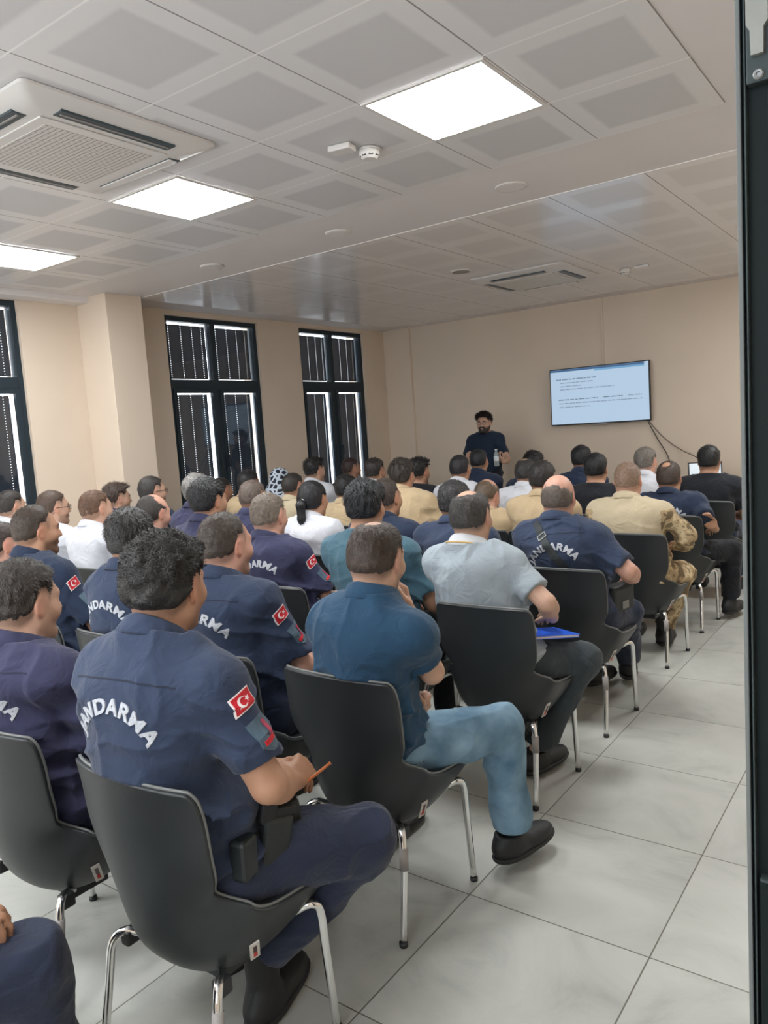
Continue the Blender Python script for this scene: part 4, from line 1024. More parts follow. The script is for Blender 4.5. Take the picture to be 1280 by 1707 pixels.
def gridpoly(w, h_, nx, ny, x0=0, y0=0):
    vs_ = [(x0+w*(i/nx-0.5), y0+h_*(j/ny-0.5)) for j in range(ny+1) for i in range(nx+1)]
    return vs_, [(j*(nx+1)+i, j*(nx+1)+i+1, (j+1)*(nx+1)+i+1, (j+1)*(nx+1)+i) for j in range(ny) for i in range(nx)]
def flag_patch(bvh, o, r_, u_, f_, parent):
    v, f = gridpoly(0.060, 0.045, 8, 6); b0 = decal(v, f, bvh, o, r_, u_, f_, parent, 'flag_patch', M['whitep'], 0.0030)
    if b0 is None: return
    v, f = gridpoly(0.054, 0.039, 8, 6); decal(v, f, bvh, o, r_, u_, f_, b0, 'flag_field', M['red'], 0.0040) if False else None
    v, f = gridpoly(0.054, 0.039, 8, 6); rf = decal(v, f, bvh, o, r_, u_, f_, parent, 'flag_patch_field', M['red'], 0.0040)
    # crescent
    n = 20; vs_, fs = [], []
    for i in range(n+1):
        a = math.radians(38+284*i/n); vs_.append((-0.005+0.0128*math.cos(a), 0.0128*math.sin(a)))
        b = math.radians(52+256*i/n); vs_.append((-0.0018+0.0098*math.cos(b), 0.0098*math.sin(b)))
        if i: fs.append((2*i-2, 2*i, 2*i+1, 2*i-1))
    decal(vs_, fs, bvh, o, r_, u_, f_, parent, 'flag_crescent', M['whitep'], 0.0052)
    c = (0.0108, 0.001); vs_ = [c]; 
    for i in range(10):
        a = math.radians(180+36*i); r = 0.0075 if i % 2 == 0 else 0.003; vs_.append((c[0]+r*math.cos(a), c[1]+r*math.sin(a)))
    fs = [(0, i+1, (i+1) % 10+1) for i in range(10)]
    decal(vs_, fs, bvh, o, r_, u_, f_, parent, 'flag_star', M['whitep'], 0.0052)
def badge(bvh, o, r_, u_, f_, parent):
    pts = [(-0.030, 0.036), (0.030, 0.036), (0.030, -0.030), (0.0, -0.048), (-0.030, -0.030)]
    vs_, fs = [], []
    ny = 8
    for j in range(ny+1):
        y = 0.040-0.085*j/ny; hw = 0.031 if y > -0.026 else 0.031*(1-(-0.026-y)/0.020*0.8)
        vs_ += [(-hw, y), (-hw/3, y), (hw/3, y), (hw, y)]
        if j:
            for k in range(3): a = 4*(j-1)+k; fs.append((a, a+4, a+5, a+1))
    decal(vs_, fs, bvh, o, r_, u_, f_, parent, 'sleeve_badge', M['patchgrey'], 0.0035)
    v, f = gridpoly(0.012, 0.044, 2, 4, 0.012, 0.006); decal(v, f, bvh, o, r_, u_, f_, parent, 'badge_stripe', M['crimson'], 0.0048)
    v, f = gridpoly(0.042, 0.012, 4, 2, -0.001, -0.019); decal(v, f, bvh, o, r_, u_, f_, parent, 'badge_stripe', M['red'], 0.0050)

SHOES = {}
def shoe(body, A_, d, base, l, sp):
    kind = sp.get('shoe', 'shoe'); 
    if kind not in SHOES:
        hgt = 0.11 if kind == 'boot' else 0.0
        P = [ell(V(0, -0.025, 0.045), V(0.042, 0.062, 0.045), 0.03), ell(V(0, 0.085, 0.030), V(0.047, 0.10, 0.036), 0.04), cap(V(0, -0.01, 0.05), V(0, -0.015, 0.085+hgt), 0.040, 0.044, 0.03)]
        def post(P_, dd): return np.maximum(np.maximum(dd, 0.012-P_[..., 2]), P_[..., 2]-(0.088+hgt)+0.2*np.abs(P_[..., 1])*0)
        v, q = field_mesh(P, 0.006, post); up_ = link_mesh('shoe', v, q, M['blackp'], smooth=True)
        P = [ell(V(0, -0.02, 0.02), V(0.044, 0.068, 0.03), 0.03), ell(V(0, 0.09, 0.02), V(0.050, 0.104, 0.03), 0.05)]
        v, q = field_mesh(P, 0.006, lambda P_, dd: np.maximum(np.maximum(dd, -P_[..., 2]), P_[..., 2]-0.022)); so = link_mesh('sole', v, q, M['sole'], smooth=False)
        SHOES[kind] = (up_.data, so.data); bpy.data.objects.remove(up_); bpy.data.objects.remove(so)
    a, b_ = SHOES[kind]
    o = bpy.data.objects.new('boot' if kind == 'boot' else 'shoe', a); COL.objects.link(o); o.parent = body
    d = np.array(d, float); yaw = math.atan2(-d[0], d[1]); pitch = l.get('pitch', 0.0)
    o.location = xyz(V(A_[0], A_[1], max(0, A_[2]-0.10)) - base) if 'foot' not in l else xyz(np.asarray(l['foot'])-base)
    o.rotation_euler = (pitch, l.get('rollf', 0.0), yaw)
    o.scale = (1.08, 1.12, 1.1)
    s2 = bpy.data.objects.new('sole', b_); COL.objects.link(s2); s2.parent = o

# ------------------------------------------------------------------ chair
def build_chair_meshes():
    # profile of the shell seen from the side: back rim -> bowl -> seat front (y, z, half width, side curl forward, side curl up)
    K = [(-0.022, 0.828, 0.208, 0.040, -0.008), (-0.016, 0.808, 0.226, 0.046, -0.006), (-0.008, 0.740, 0.230, 0.050, 0.00), (-0.004, 0.66, 0.230, 0.052, 0.00), (0.000, 0.60, 0.224, 0.062, 0.00),
         (0.004, 0.535, 0.200, 0.072, 0.02), (0.014, 0.460, 0.196, 0.085, 0.075), (0.032, 0.390, 0.216, 0.092, 0.130), (0.064, 0.330, 0.240, 0.075, 0.182), (0.118, 0.288, 0.254, 0.03, 0.208), (0.195, 0.272, 0.260, 0.0, 0.202),
         (0.290, 0.282, 0.260, 0.0, 0.180), (0.380, 0.315, 0.256, 0.0, 0.138), (0.450, 0.358, 0.244, 0.0, 0.090), (0.492, 0.402, 0.216, 0.0, 0.044), (0.508, 0.434, 0.168, 0.0, 0.014)]
    K = np.array(K); t = np.linspace(0, len(K)-1, 61); K2 = np.stack([np.interp(t, np.arange(len(K)), K[:, j]) for j in range(5)], 1)
    for _ in range(3): K2[1:-1] = 0.25*K2[:-2]+0.5*K2[1:-1]+0.25*K2[2:]
    nv = 25; vv = np.linspace(-1, 1, nv)
    def surf(off, u0=0, u1=61, ws=1.0):
        G = np.zeros((u1-u0, nv, 3))
        for i in range(u0, u1):
            y, z, w, cf, cu = K2[i]; w = w*ws; c = np.abs(vv)**(2.3+1.2*min(1, max(0, (i-28)/12)))
            G[i-u0, :, 0] = vv*w; G[i-u0, :, 1] = y+c*cf; G[i-u0, :, 2] = z+c*cu
        du = np.gradient(G, axis=0); dv = np.gradient(G, axis=1); n = np.cross(du, dv); n /= np.maximum(np.linalg.norm(n, axis=2, keepdims=True), 1e-9)
        return G+n*off if np.isscalar(off) else G+n*off[..., None]
    def closed(A, B):
        nu = A.shape[0]; v = np.concatenate([A.reshape(-1, 3), B.reshape(-1, 3)]); f = []; m = nu*nv
        for i in range(nu-1):
            for j in range(nv-1):
                a = i*nv+j; f.append((a, a+1, a+nv+1, a+nv)); f.append((m+a, m+a+nv, m+a+nv+1, m+a+1))
        for i in range(nu-1):
            for j in (0, nv-1):
                a = i*nv+j; q = (a, a+nv, m+a+nv, m+a); f.append(q if j == 0 else q[::-1])
        for j in range(nv-1):
            for i in (0, nu-1):
                a = i*nv+j; q = (a, m+a, m+a+1, a+1); f.append(q if i == 0 else q[::-1])
        return v, f
    # which side is inside? the normal points to the sitter when the offset raises the seat
    sgn = 1.0 if surf(0.01)[40, 12, 2] > surf(0.0)[40, 12, 2] else -1.0
    def fin(name, v, f, m_, bevw, sub=1):
        bm = bmesh.new(); vs_ = [bm.verts.new(p) for p in v]
        for q in f: bm.faces.new([vs_[k] for k in q])
        bmesh.ops.recalc_face_normals(bm, faces=bm.faces); me = bpy.data.meshes.new(name); bm.to_mesh(me); bm.free()
        o = bpy.data.objects.new(name, me); COL.objects.link(o)
        b = o.modifiers.new('b', 'BEVEL'); b.width = bevw; b.segments = 2; b.limit_method = 'ANGLE'; b.angle_limit = math.radians(50)
        if sub: s = o.modifiers.new('s', 'SUBSURF'); s.levels = s.render_levels = sub
        dg = bpy.context.evaluated_depsgraph_get(); m2 = bpy.data.meshes.new_from_object(o.evaluated_get(dg)); bpy.data.objects.remove(o); m2.name = name
        m2.polygons.foreach_set('use_smooth', [True]*len(m2.polygons)); m2.materials.clear(); m2.materials.append(m_); return m2
    v, f = closed(surf(0.0), surf(sgn*0.013)); shell = fin('shell', v, f, M['leather'], 0.004)
    ui = np.arange(61)[:, None]; prof = 0.030+0.105*np.clip((ui-28)/10.0, 0, 1)*np.clip((60-ui)/14.0, 0.35, 1); edge = np.clip((1-np.abs(vv))/0.18, 0, 1)**0.5
    endf = np.clip(np.minimum(ui, 60-ui)/4.0, 0, 1)**0.5; edge = edge*0.8+0.2*(edge > 0)
    thick = 0.014+(prof-0.014)*edge[None]*np.broadcast_to(endf, (61, 1))
    A = surf(sgn*0.0135, ws=0.985); Bt = surf(sgn*thick, ws=0.985)
    v, f = closed(A, Bt); pad = fin('cushion', v, f, M['leather2'], 0.004)
    # seam between shell and pad; lighter grey tube paints in light catching the rim
    G = surf(sgn*0.0135); rim = [G[0, j] for j in range(nv)]+[G[i, nv-1] for i in range(1, 61)]+[G[60, j] for j in range(nv-2, -1, -1)]+[G[i, 0] for i in range(59, 0, -1)]
    bm = bmesh.new(); tube(bm, [xyz(p) for p in rim]+[xyz(rim[0])], 0.0042, 8, False); pm = bpy.data.meshes.new('rim_highlight'); bm.to_mesh(pm); bm.free(); pm.materials.append(M['rim_highlight'])
    pm.polygons.foreach_set('use_smooth', [True]*len(pm.polygons))
    legs = []
    for sx in (-1, 1):
        for front in (1, 0):
            bm = bmesh.new()
            if front: P_ = [(sx*0.12, 0.300, 0.320), (sx*0.19, 0.340, 0.366), (sx*0.222, 0.364, 0.380), (sx*0.233, 0.382, 0.352), (sx*0.233, 0.392, 0.24), (sx*0.235, 0.41, 0.0)]
            else: P_ = [(sx*0.12, 0.150, 0.300), (sx*0.155, 0.110, 0.322), (sx*0.182, 0.080, 0.332), (sx*0.200, 0.058, 0.305), (sx*0.208, 0.044, 0.22), (sx*0.216, 0.005, 0.0)]
            tube(bm, bez(P_, 6), 0.0115, 14); me = bpy.data.meshes.new('leg'); bm.to_mesh(me); bm.free(); me.polygons.foreach_set('use_smooth', [True]*len(me.polygons)); me.materials.append(M['chrome'])
            bm = bmesh.new(); e = Vector(P_[-1]); tube(bm, [e+Vector((0, 0, -0.0)), e+Vector((0, 0, 0.014))], 0.0135, 14); fm = bpy.data.meshes.new('foot_cap'); bm.to_mesh(fm); bm.free(); fm.materials.append(M['dark_pl'])
            legs.append((me, fm))
    bm = bmesh.new(); add_box(bm, -0.11, 0.11, 0.15, 0.27, 0.262, 0.30, 0.004)
    for sx in (-1, 1):
        add_box(bm, sx*0.175-0.016, sx*0.175+0.016, 0.075, 0.115, 0.295, 0.335, 0.006)
    bk = bpy.data.meshes.new('under_bracket'); bm.to_mesh(bk); bm.free(); bk.materials.append(M['dark_pl'])
    # ganging clip on the right rear leg
    bm = bmesh.new(); tube(bm, [(0.203, 0.054, 0.29), (0.2085, 0.043, 0.225)], 0.0145, 12); ck = bpy.data.meshes.new('linking_clip'); bm.to_mesh(ck); bm.free(); ck.materials.append(M['grey_pl'])
    # tag on the right flank of the bowl: found by casting from the right
    vs_ = [v_.co for v_ in shell.vertices]; bv = BVHTree.FromPolygons(vs_, [tuple(p.vertices) for p in shell.polygons])
    def onside(y, z):
        hit = bv.ray_cast(Vector((0.6, y-0.25, z-0.15)), Vector((-1, 0.42, 0.27)).normalized()); return hit
    c = onside(0.265, 0.395)
    p0, n0 = c[0], c[1]; n0 = n0 if n0.x > 0 else -n0
    up_ = (Vector((0, -0.25, 1))-n0*n0.dot(Vector((0, -0.25, 1)))).normalized(); rt = up_.cross(n0).normalized()
    def plate_mesh(name, rects, m_s, off):
        bm = bmesh.new()
        for (x0, x1, y0, y1, mi) in rects:
            a = [bm.verts.new(p0+rt*x+up_*y+n0*(off+0.0006*mi)) for x, y in ((x0, y0), (x1, y0), (x1, y1), (x0, y1))]; b = [bm.verts.new(v_.co-n0*0.004) for v_ in a]
            ff = [bm.faces.new(a)]+[bm.faces.new((a[i], b[i], b[(i+1) % 4], a[(i+1) % 4])) for i in range(4)]
            for q in ff: q.material_index = mi
        bmesh.ops.recalc_face_normals(bm, faces=bm.faces)
        me = bpy.data.meshes.new(name); bm.to_mesh(me); bm.free()
        for m_ in m_s: me.materials.append(m_)
        return me
    rects = [(-0.0125, 0.0125, -0.047, 0.047, 0)]
    rr = random.Random(3)
    for i in range(10): y = -0.032+i*0.0066; rects.append((-0.0045+rr.uniform(-.001, .001), 0.0055, y, y+0.0042, 2 if i < 4 else 1))
    tag = plate_mesh('label_tag', rects, [M['sticker'], M['ink'], M['redink']], 0.0025)
    return dict(shell=shell, cushion=pad, rim_highlight=pm, legs=legs, bracket=bk, clip=ck, tag=tag)
CHM = build_chair_meshes()
def put_chair(x, y, rz, label, parts=True):
    e = empty('chair', (x, y, 0), label, 'chair', 'dark shell chairs set out in rows'); e.rotation_euler.z = rz
    def add(name, me, p):
        o = bpy.data.objects.new(name, me); COL.objects.link(o); o.parent = p; return o
    sh_ = add('shell', CHM['shell'], e); add('cushion', CHM['cushion'], e); add('rim_highlight', CHM['rim_highlight'], sh_); add('label_tag', CHM['tag'], sh_)
    add('under_bracket', CHM['bracket'], e); 
    for k, (a, b_) in enumerate(CHM['legs']):
        l = add('leg', a, e); add('foot_cap', b_, l)
        if k == 3: add('linking_clip', CHM['clip'], l)
    return e

# ------------------------------------------------------------------ the audience
HAIR = {
 'curly': (dict(top=0.022, side=0.010, amp=0.008, fq=48, zs=0.8, len=0.017, lift=0.26, curl=-0.1, mess=0.8, tufts=14000, up=0.018)),
 'short': (dict(up=0.018, top=0.015, side=0.004, amp=0.003, len=0.015, lift=0.22)),
 'crop': (dict(up=0.022, top=0.008, side=0.0025, amp=0.002, len=0.009, lift=0.35)),
 'buzz': (dict(up=0.01, top=0.004, side=0.0015, amp=0.001, len=0.006, lift=0.5)),
 'thick': (dict(up=0.006, top=0.022, side=0.009, amp=0.005, fq=70, len=0.022, lift=0.25)),
 'quiff': (dict(up=0.024, top=0.020, side=0.003, amp=0.004, len=0.024, lift=0.4, quiff=0.014)),
 'thin': (dict(up=0.012, top=0.007, side=0.004, amp=0.002, len=0.014, lift=0.2, recede=0.022, bald=0.042, baldc=(0, -0.035, 0.125))),
 'recede': (dict(up=0.016, top=0.008, side=0.003, amp=0.002, len=0.010, lift=0.25, recede=0.035)),
 'bald': (dict(top=0.004, side=0.004, amp=0.0015, len=0.007, lift=0.3, bald=0.118, baldc=(0, 0.035, 0.125))),
 'pony': (dict(top=0.010, side=0.009, amp=0.0015, zs=0.2, len=0.02, lift=0.05, mess=0.01)),
}
BLK, DBR, BRN, LBR, GRY, SALT = (24, 21, 20), (42, 34, 29), (66, 52, 42), (92, 74, 60), (122, 116, 108), (70, 66, 62)
ROW = {1: 0.965, 2: 1.73, 3: 2.68, 4: 3.49, 5: 4.63, 6: 5.48, 7: 6.35}
PEOPLE = []
def P_(key, px, py, row, shirt, hair, label, chair=None, head=(10, 0, 0), dy=0.2, **kw):
    PEOPLE.append(dict(key=key, px=px, py=py, row=row, shirt=shirt, hair=hair, label=label, chair=chair, head=head, dy=dy, **kw))
U = lambda c='navy': ('uniform', c)
hr = lambda st, col, **k: (('bald' if st == 'bald' else 'pony' if st == 'pony' else 'short'), col, {**HAIR[st], **k})

def gear_A(body, base, spn, fwd, rgt, up, bvh, shirt, pel):
    """belt with holster and pouch on the right hip"""
    bm = bmesh.new(); pts = []
    for a in np.linspace(-math.pi*0.55, math.pi*0.62, 24):
        pts.append(Vector(xyz(pel-base+up*0.055+rgt*0.192*math.cos(a)+fwd*0.150*math.sin(a))))
    for dz in (-0.016, 0.0, 0.016): tube(bm, [p+Vector((0, 0, dz)) for p in pts], 0.0095, 8)
    bm_obj('duty_belt', bm, M['strap'], body, smooth=True)
    def rbox(name, c, sx, sy, sz, rz, rx, m_, bev=0.006, par=body):
        bm = bmesh.new(); add_box(bm, -sx/2, sx/2, -sy/2, sy/2, -sz/2, sz/2, bev); o = bm_obj(name, bm, m_, par); o.location = xyz(c-base); o.rotation_euler = (rx, 0, rz); return o
    hcn = pel+rgt*0.215+fwd*0.05+up*0.04
    h_ = rbox('holster', hcn, 0.042, 0.085, 0.13, -0.15, -0.25, M['olive'], 0.012)
    bm = bmesh.new(); add_box(bm, -0.016, 0.016, -0.055, -0.01, 0.05, 0.125, 0.008); add_box(bm, -0.013, 0.013, -0.03, 0.05, 0.06, 0.085, 0.005); bm_obj('pistol_grip', bm, M['blackp'], h_)
    rbox('magazine_pouch', pel+rgt*0.195+fwd*0.145+up*0.055, 0.035, 0.05, 0.095, -0.5, 0.1, M['olive'], 0.007)
    rbox('radio_pouch', pel+rgt*0.205-fwd*0.045+up*0.05, 0.045, 0.06, 0.10, 0.2, 0.0, M['olive'], 0.01)
def gear_strap(body, base, spn, fwd, rgt, up, bvh, shirt, pel):
    """crossbody strap over the back with a buckle, bag at the right hip"""
    O = spn(0.70); u_ = nrm(spn(0.95)-spn(0.5)); f_ = nrm(fwd-u_*(fwd@u_)); r_ = np.cross(f_, u_); o = O-f_*0.5-base
    a, b = V(-0.085, 0.165, 0), V(0.125, -0.20, 0); d = nrm(b-a); n = V(-d[1], d[0], 0); vs_, fs = [], []
    for i in range(31):
        p = a+(b-a)*i/30
        for k in (-0.019, 0, 0.019): vs_.append((p[0]+n[0]*k, p[1]+n[1]*k))
        if i:
            for j in (0, 1): q = 3*(i-1)+j; fs.append((q, q+3, q+4, q+1))
    st = decal(vs_, fs, bvh, o, r_, u_, f_, body, 'crossbody_strap', M['strap'], 0.006)
    c = a+(b-a)*0.20; vs_ = []; fs = []
    def loop(w, hh, t):
        out = []
        for (x, y) in ((-w, -hh), (w, -hh), (w, hh), (-w, hh)): out.append((c[0]+n[0]*x+d[0]*y, c[1]+n[1]*x+d[1]*y))
        return out
    A, B = loop(0.024, 0.014, 0), loop(0.019, 0.009, 0); vs_ = A+B; fs = [(i, (i+1) % 4, 4+(i+1) % 4, 4+i) for i in range(4)]
    decal(vs_, fs, bvh, o, r_, u_, f_, st, 'buckle', M['silver'], 0.010)
    bm = bmesh.new(); add_box(bm, -0.045, 0.045, -0.10, 0.10, -0.07, 0.07, 0.02); o2 = bm_obj('hip_bag', bm, M['strap'], body); o2.location = xyz(pel+rgt*0.20+fwd*0.08+up*0.08-base); o2.rotation_euler = (0, 0, -0.2)
    bm = bmesh.new(); add_box(bm, 0.0455, 0.048, -0.03, 0.03, -0.05, -0.01, 0.001); bm_obj('bag_emblem', bm, M['silver'], o2)

P_('A', 272, 893, 1, U(), hr('curly', (44, 42, 40)), 'seated officer with thick curly black hair holding a pencil, red flag patch on sleeve', chair=-1.515, head=(14, -4, 2), res=0.0052,
   mark='JANDARMA', flag=True, g=1.10, wd=1.06, ag=1.08, slump=0.05, nb=0.02, face=5, markt=0.76, legR=dict(k=(-1.240, 1.505, 0.492), a=(-1.475, 1.31, 0.19), foot=(-1.48, 1.32, 0), toe=(-0.25, 0.95, 0)), legL=dict(k=(-1.72, 1.46, 0.51), a=(-1.66, 1.38, 0.15)), lg=1.12,
   armR=dict(e=(-1.238, 1.165, 0.785), w=(-1.375, 1.385, 0.665), d=(-0.25, 0.85, 0.16), n=(-0.75, 0.05, -0.65), curl=0.95, thumb=0.9), armL=dict(w=(-1.50, 1.40, 0.68), d=(0.7, 0.5, -0.05), n=(0, -0.2, -1), curl=0.6),
   shoe='boot', gear=gear_A, skin='mid', tuck=True)
P_('B', 36, 935, 1, U('navyp'), hr('short', (52, 46, 40)), 'officer with short faded dark hair at the picture edge, chair beside the pencil holder', chair=-2.16, head=(2, -6, 0), res=0.0062, mark='JANDARMA', flag=False, skin='fair', beard=0.15, g=1.0)
P_('C', 630, 866, 2, ('polo', 'polo'), hr('thin', (60, 48, 40), bald=0.03), 'man in petrol blue polo and light jeans resting his chin on one hand', chair=-1.53, head=(4, -10, 3), res=0.0052, wd=0.95, g=1.05, face=0, shz=0.79, slump=0.05,
   armR=dict(e=ray_plane(720, 1120, 1, 1.98), w=ray_plane(683, 1020, 1, 2.13), d=ray_plane(672, 972, 1, 2.15)-ray_plane(683, 1020, 1, 2.13), n=(-0.75, -0.65, -0.1), curl=0.85, thumb=0.2, spread=0.3, curls=[0.75, 0.9, 1.0, 1.0]),
   armL=dict(e=(-1.74, 2.02, 0.76), w=ray_plane(682, 1172, 1, 2.03), d=(0.88, -0.42, -0.05), n=(-0.2, -0.35, 0.9), curl=1.15, thumb=0.8), legR=dict(k=(-1.225, 2.27, 0.52), a=(-1.21, 2.28, 0.145), toe=(0.25, 1, 0), sock=True), legL=dict(k=(-1.72, 2.24, 0.51), a=(-1.70, 2.22, 0.11)),
   trousers='jeans', skin='fair', beard=0.6, shoe='shoe', lg=1.06)
P_('D', 372, 854, 2, U(), hr('recede', (64, 54, 46)), 'officer with receding brown hair, shown in profile behind the curly haired officer', chair=-2.13, head=(-6, -4, 0), res=0.0062, mark='JANDARMA', flag=True, badge=True, g=1.12, wd=1.0, ag=1.08, skin='pink')
P_('E', 213, 852, 2, U(), hr('thick', (40, 38, 37), amp=0.002, side=0.006), 'officer with smooth dark crop and slate blue shirt, second row, lettering in full view', chair=-2.74, head=(24, -4, 0), res=0.0075, mark='JANDARMA')
P_('F', 55, 842, 2, U('navyd'), hr('recede', (58, 46, 36)), 'bearded officer with thinning brown hair in profile, flag and red unit badge on sleeve', chair=-3.33, head=(-14, -3, 0), res=0.0075, mark='JANDARMA', flag=True, badge=True, beard=0.75, skin='mid')
P_('G', -4, 868, 2, U('navyp'), hr('buzz', (60, 50, 44)), 'officer at the very picture edge showing only cheek and chin', chair=-3.92, head=(-10, 0, 0), res=0.0095, skin='pink')
P_('HH', 782, 815, 3, ('polo', 'grey'), hr('thin', (58, 54, 50), recede=0.0, bald=0.048), 'man in light grey shirt with yellow trimmed collar and a blue folder on his lap', chair=-1.53, head=(2, -6, -2), res=0.0062, g=1.02, wd=0.98,
   legR=dict(k=(-1.27, 3.13, 0.50), a=(-1.44, 2.98, 0.12), toe=(0.2, 0.9, 0)), trousers='bjeans', armR=dict(e=(-1.29, 2.82, 0.83), w=(-1.36, 3.03, 0.71), d=(-0.6, 0.7, 0), n=(0, 0, -1), curl=0.5), skin='fair', beard=0.4)
P_('AA', 607, 802, 3, ('tee', 'teal'), hr('thick', (18, 20, 24)), 'broad man in a grey teal T-shirt with thick black hair and crossed leg', chair=-2.13, head=(12, -4, 0), res=0.0075, g=1.12, wd=1.12, ag=1.1, trousers='tblack', legL=dict(k=(-2.50, 3.12, 0.58), a=(-2.02, 2.99, 0.60), foot=(-1.925, 2.93, 0.50), toe=(0.15, -1.0, 0), rollf=0.0), legR=dict(k=(-2.02, 3.20, 0.50), a=(-2.02, 3.16, 0.11)))
P_('S', 445, 822, 3, U('navyp'), hr('short', (112, 100, 88), side=0.003, top=0.009), 'grey haired officer in the third row with flag patch and curved back lettering', chair=-2.74, head=(4, -3, 0), res=0.0075, mark='JANDARMA', flag=True, badge=True, g=1.1, skin='pink', wd=1.05)
P_('O', 343, 799, 3, U('navyp'), hr('thick', (32, 32, 33), amp=0.002), 'dark haired officer in profile between the grey heads in the third row', chair=-3.32, head=(-6, 0, 0), res=0.0085, mark='JANDARMA')
P_('L', 255, 822, 3, U('navyd'), hr('bald', (52, 46, 42), bald=0.100, baldc=(0, 0.055, 0.105)), 'balding man with a dark fringe of hair in front of the concrete column', chair=-3.84, head=(-2, -8, 0), res=0.0085, skin='pink', beard=0.5)
P_('H', 155, 817, 3, ('shirt', 'white'), hr('crop', (96, 70, 52), side=0.001), 'young man in a white shirt with faded light brown crop', chair=-4.40, head=(-6, 0, 0), res=0.0085, skin='fair', beard=0.1)
P_('I', 85, 817, 3, ('shirt', 'white'), hr('crop', (74, 58, 46)), 'man in white shirt and dark rimmed glasses, profile turned to the screen', chair=-4.96, head=(-14, -2, 0), res=0.0095, glasses=True, skin='fair')
P_('J', 15, 817, 3, ('shirt', 'white'), hr('crop', (46, 40, 36)), 'dark haired man in white shirt beneath the window, at the picture edge', chair=-5.52, head=(-4, -2, 0), res=0.0095, skin='fair')
P_('LL', 931, 789, 4, U(), hr('bald', (92, 82, 74), bald=0.138, baldc=(0, 0.02, 0.145)), 'bald officer with a black crossbody strap running down his back', chair=-1.53, head=(4, -2, 3), res=0.0068, mark='JANDARMA', flag=False, g=1.18, wd=1.04, ag=1.12, skin='pink', gear=gear_strap,
   legR=dict(k=(-1.36, 4.00, 0.50), a=(-1.47, 4.30, 0.14), toe=(-0.3, 0.9, 0)), legL=dict(k=(-1.68, 3.98, 0.50), a=(-1.60, 4.10, 0.14), toe=(0.2, 0.9, 0)), shoe='boot', armR=dict(e=(-1.235, 3.66, 0.80), w=(-1.27, 3.86, 0.72), d=(-0.6, 0.7, 0), n=(0, 0, -1), curl=0.7), nk=1.1)
P_('GG', 755, 802, 4, U(), hr('short', (44, 42, 42)), 'officer with short dark hair half hidden behind the grey shirted man', chair=-2.15, head=(6, 0, 0), res=0.0085, mark='JANDARMA', g=1.1, wd=1.05)
P_('BB', 640, 797, 4, U('navyd'), hr('recede', (58, 48, 42)), 'officer with brown receding hair and flag patch in front of a tan shirted man', chair=-2.72, head=(-2, 0, 0), res=0.0085, mark='JANDARMA', flag=True)
P_('V', 518, 801, 4, ('shirt', 'white'), hr('pony', (22, 21, 24)), 'woman in white with a long black ponytail', chair=-3.26, head=(4, 0, 0), res=0.0085, wd=0.92, g=0.9, skin='mid', beard=0.0, nk=0.85)
P_('R', 420, 800, 4, U('navyp'), hr('crop', (96, 84, 76)), 'officer with short grey brown crop in front of the second window', chair=-3.82, head=(0, -4, 0), res=0.0095, mark='JANDARMA')
P_('N', 326, 792, 4, U('navyp'), hr('thick', (132, 130, 126)), 'officer with full wavy grey hair beside the column', chair=-4.38, head=(2, 0, 0), res=0.0095, mark='JANDARMA')
P_('M', 250, 793, 4, U('navyd'), hr('crop', (52, 48, 46)), 'man with glasses in front of the beige column, profile view', chair=-4.94, head=(-16, 0, 0), res=0.0095, glasses=True, skin='fair')
P_('K', 192, 806, 4, U('navyp'), hr('quiff', (62, 48, 40)), 'young officer with faded sides beside the column, behind the white shirted man', chair=-5.40, head=(-20, -2, 0), res=0.0105, skin='fair')
P_('OO', 1045, 769, 5, ('long', 'tan2'), hr('buzz', (130, 106, 88), amp=0.0004), 'shaven headed soldier in pale tan shirt with camouflage sleeves', chair=-1.56, head=(2, 0, 0), res=0.0075, g=1.2, wd=1.16, ag=1.15, trousers='camo', skin='pink', nk=1.12, camosleeve=True, shoe='boot',
   armR=dict(e=(-1.27, 4.88, 0.80), w=(-1.36, 5.08, 0.70), d=(-0.6, 0.7, 0), n=(0, 0, -1), curl=0.5), legR=dict(k=(-1.36, 5.12, 0.50), a=(-1.48, 5.06, 0.13)), slv=0.9)
P_('KK', 903, 769, 5, ('shirt', 'tan'), hr('short', (40, 36, 34)), 'man in tan shirt with neat dark hair, row before the bald officer', chair=-2.17, head=(2, 0, 2), res=0.0095, wd=1.06)
P_('II', 817, 799, 5, ('shirt', 'tan'), hr('thin', (92, 76, 60), bald=0.072, baldc=(0, -0.02, 0.12)), 'stooping man in tan shirt with a bald crown, head bowed', chair=-2.62, head=(-8, -26, 0), res=0.0095, dy=0.26, skin='pink', wd=1.05)
P_('CC', 668, 766, 5, ('shirt', 'tan'), hr('thick', (52, 46, 40)), 'broad man in tan shirt with full brown hair, below the pilaster', chair=-3.24, head=(0, 0, 0), res=0.0085, g=1.2, wd=1.2, ag=1.2, slv=0.95)
P_('X', 575, 791, 5, ('shirt', 'tan'), hr('short', (26, 25, 25)), 'black haired man in tan shirt seated behind the ponytail woman', chair=-3.86, head=(6, 0, 0), res=0.0095)
P_('U', 487, 788, 5, ('shirt', 'tan2'), hr('crop', (42, 38, 35)), 'man in olive tan shirt beside the patterned headscarf', chair=-4.44, head=(-14, 0, 0), res=0.0105)
P_('Q', 412, 784, 5, ('shirt', 'tan'), hr('short', (34, 33, 34)), 'dark haired man in tan shirt against the second window', chair=-4.98, head=(4, 0, 0), res=0.0105)
P_('P', 367, 796, 5, U('navyd'), hr('crop', (40, 36, 34)), 'dark haired man mostly hidden by the grey haired officer', chair=-5.50, head=(-6, 0, 0), res=0.0115)
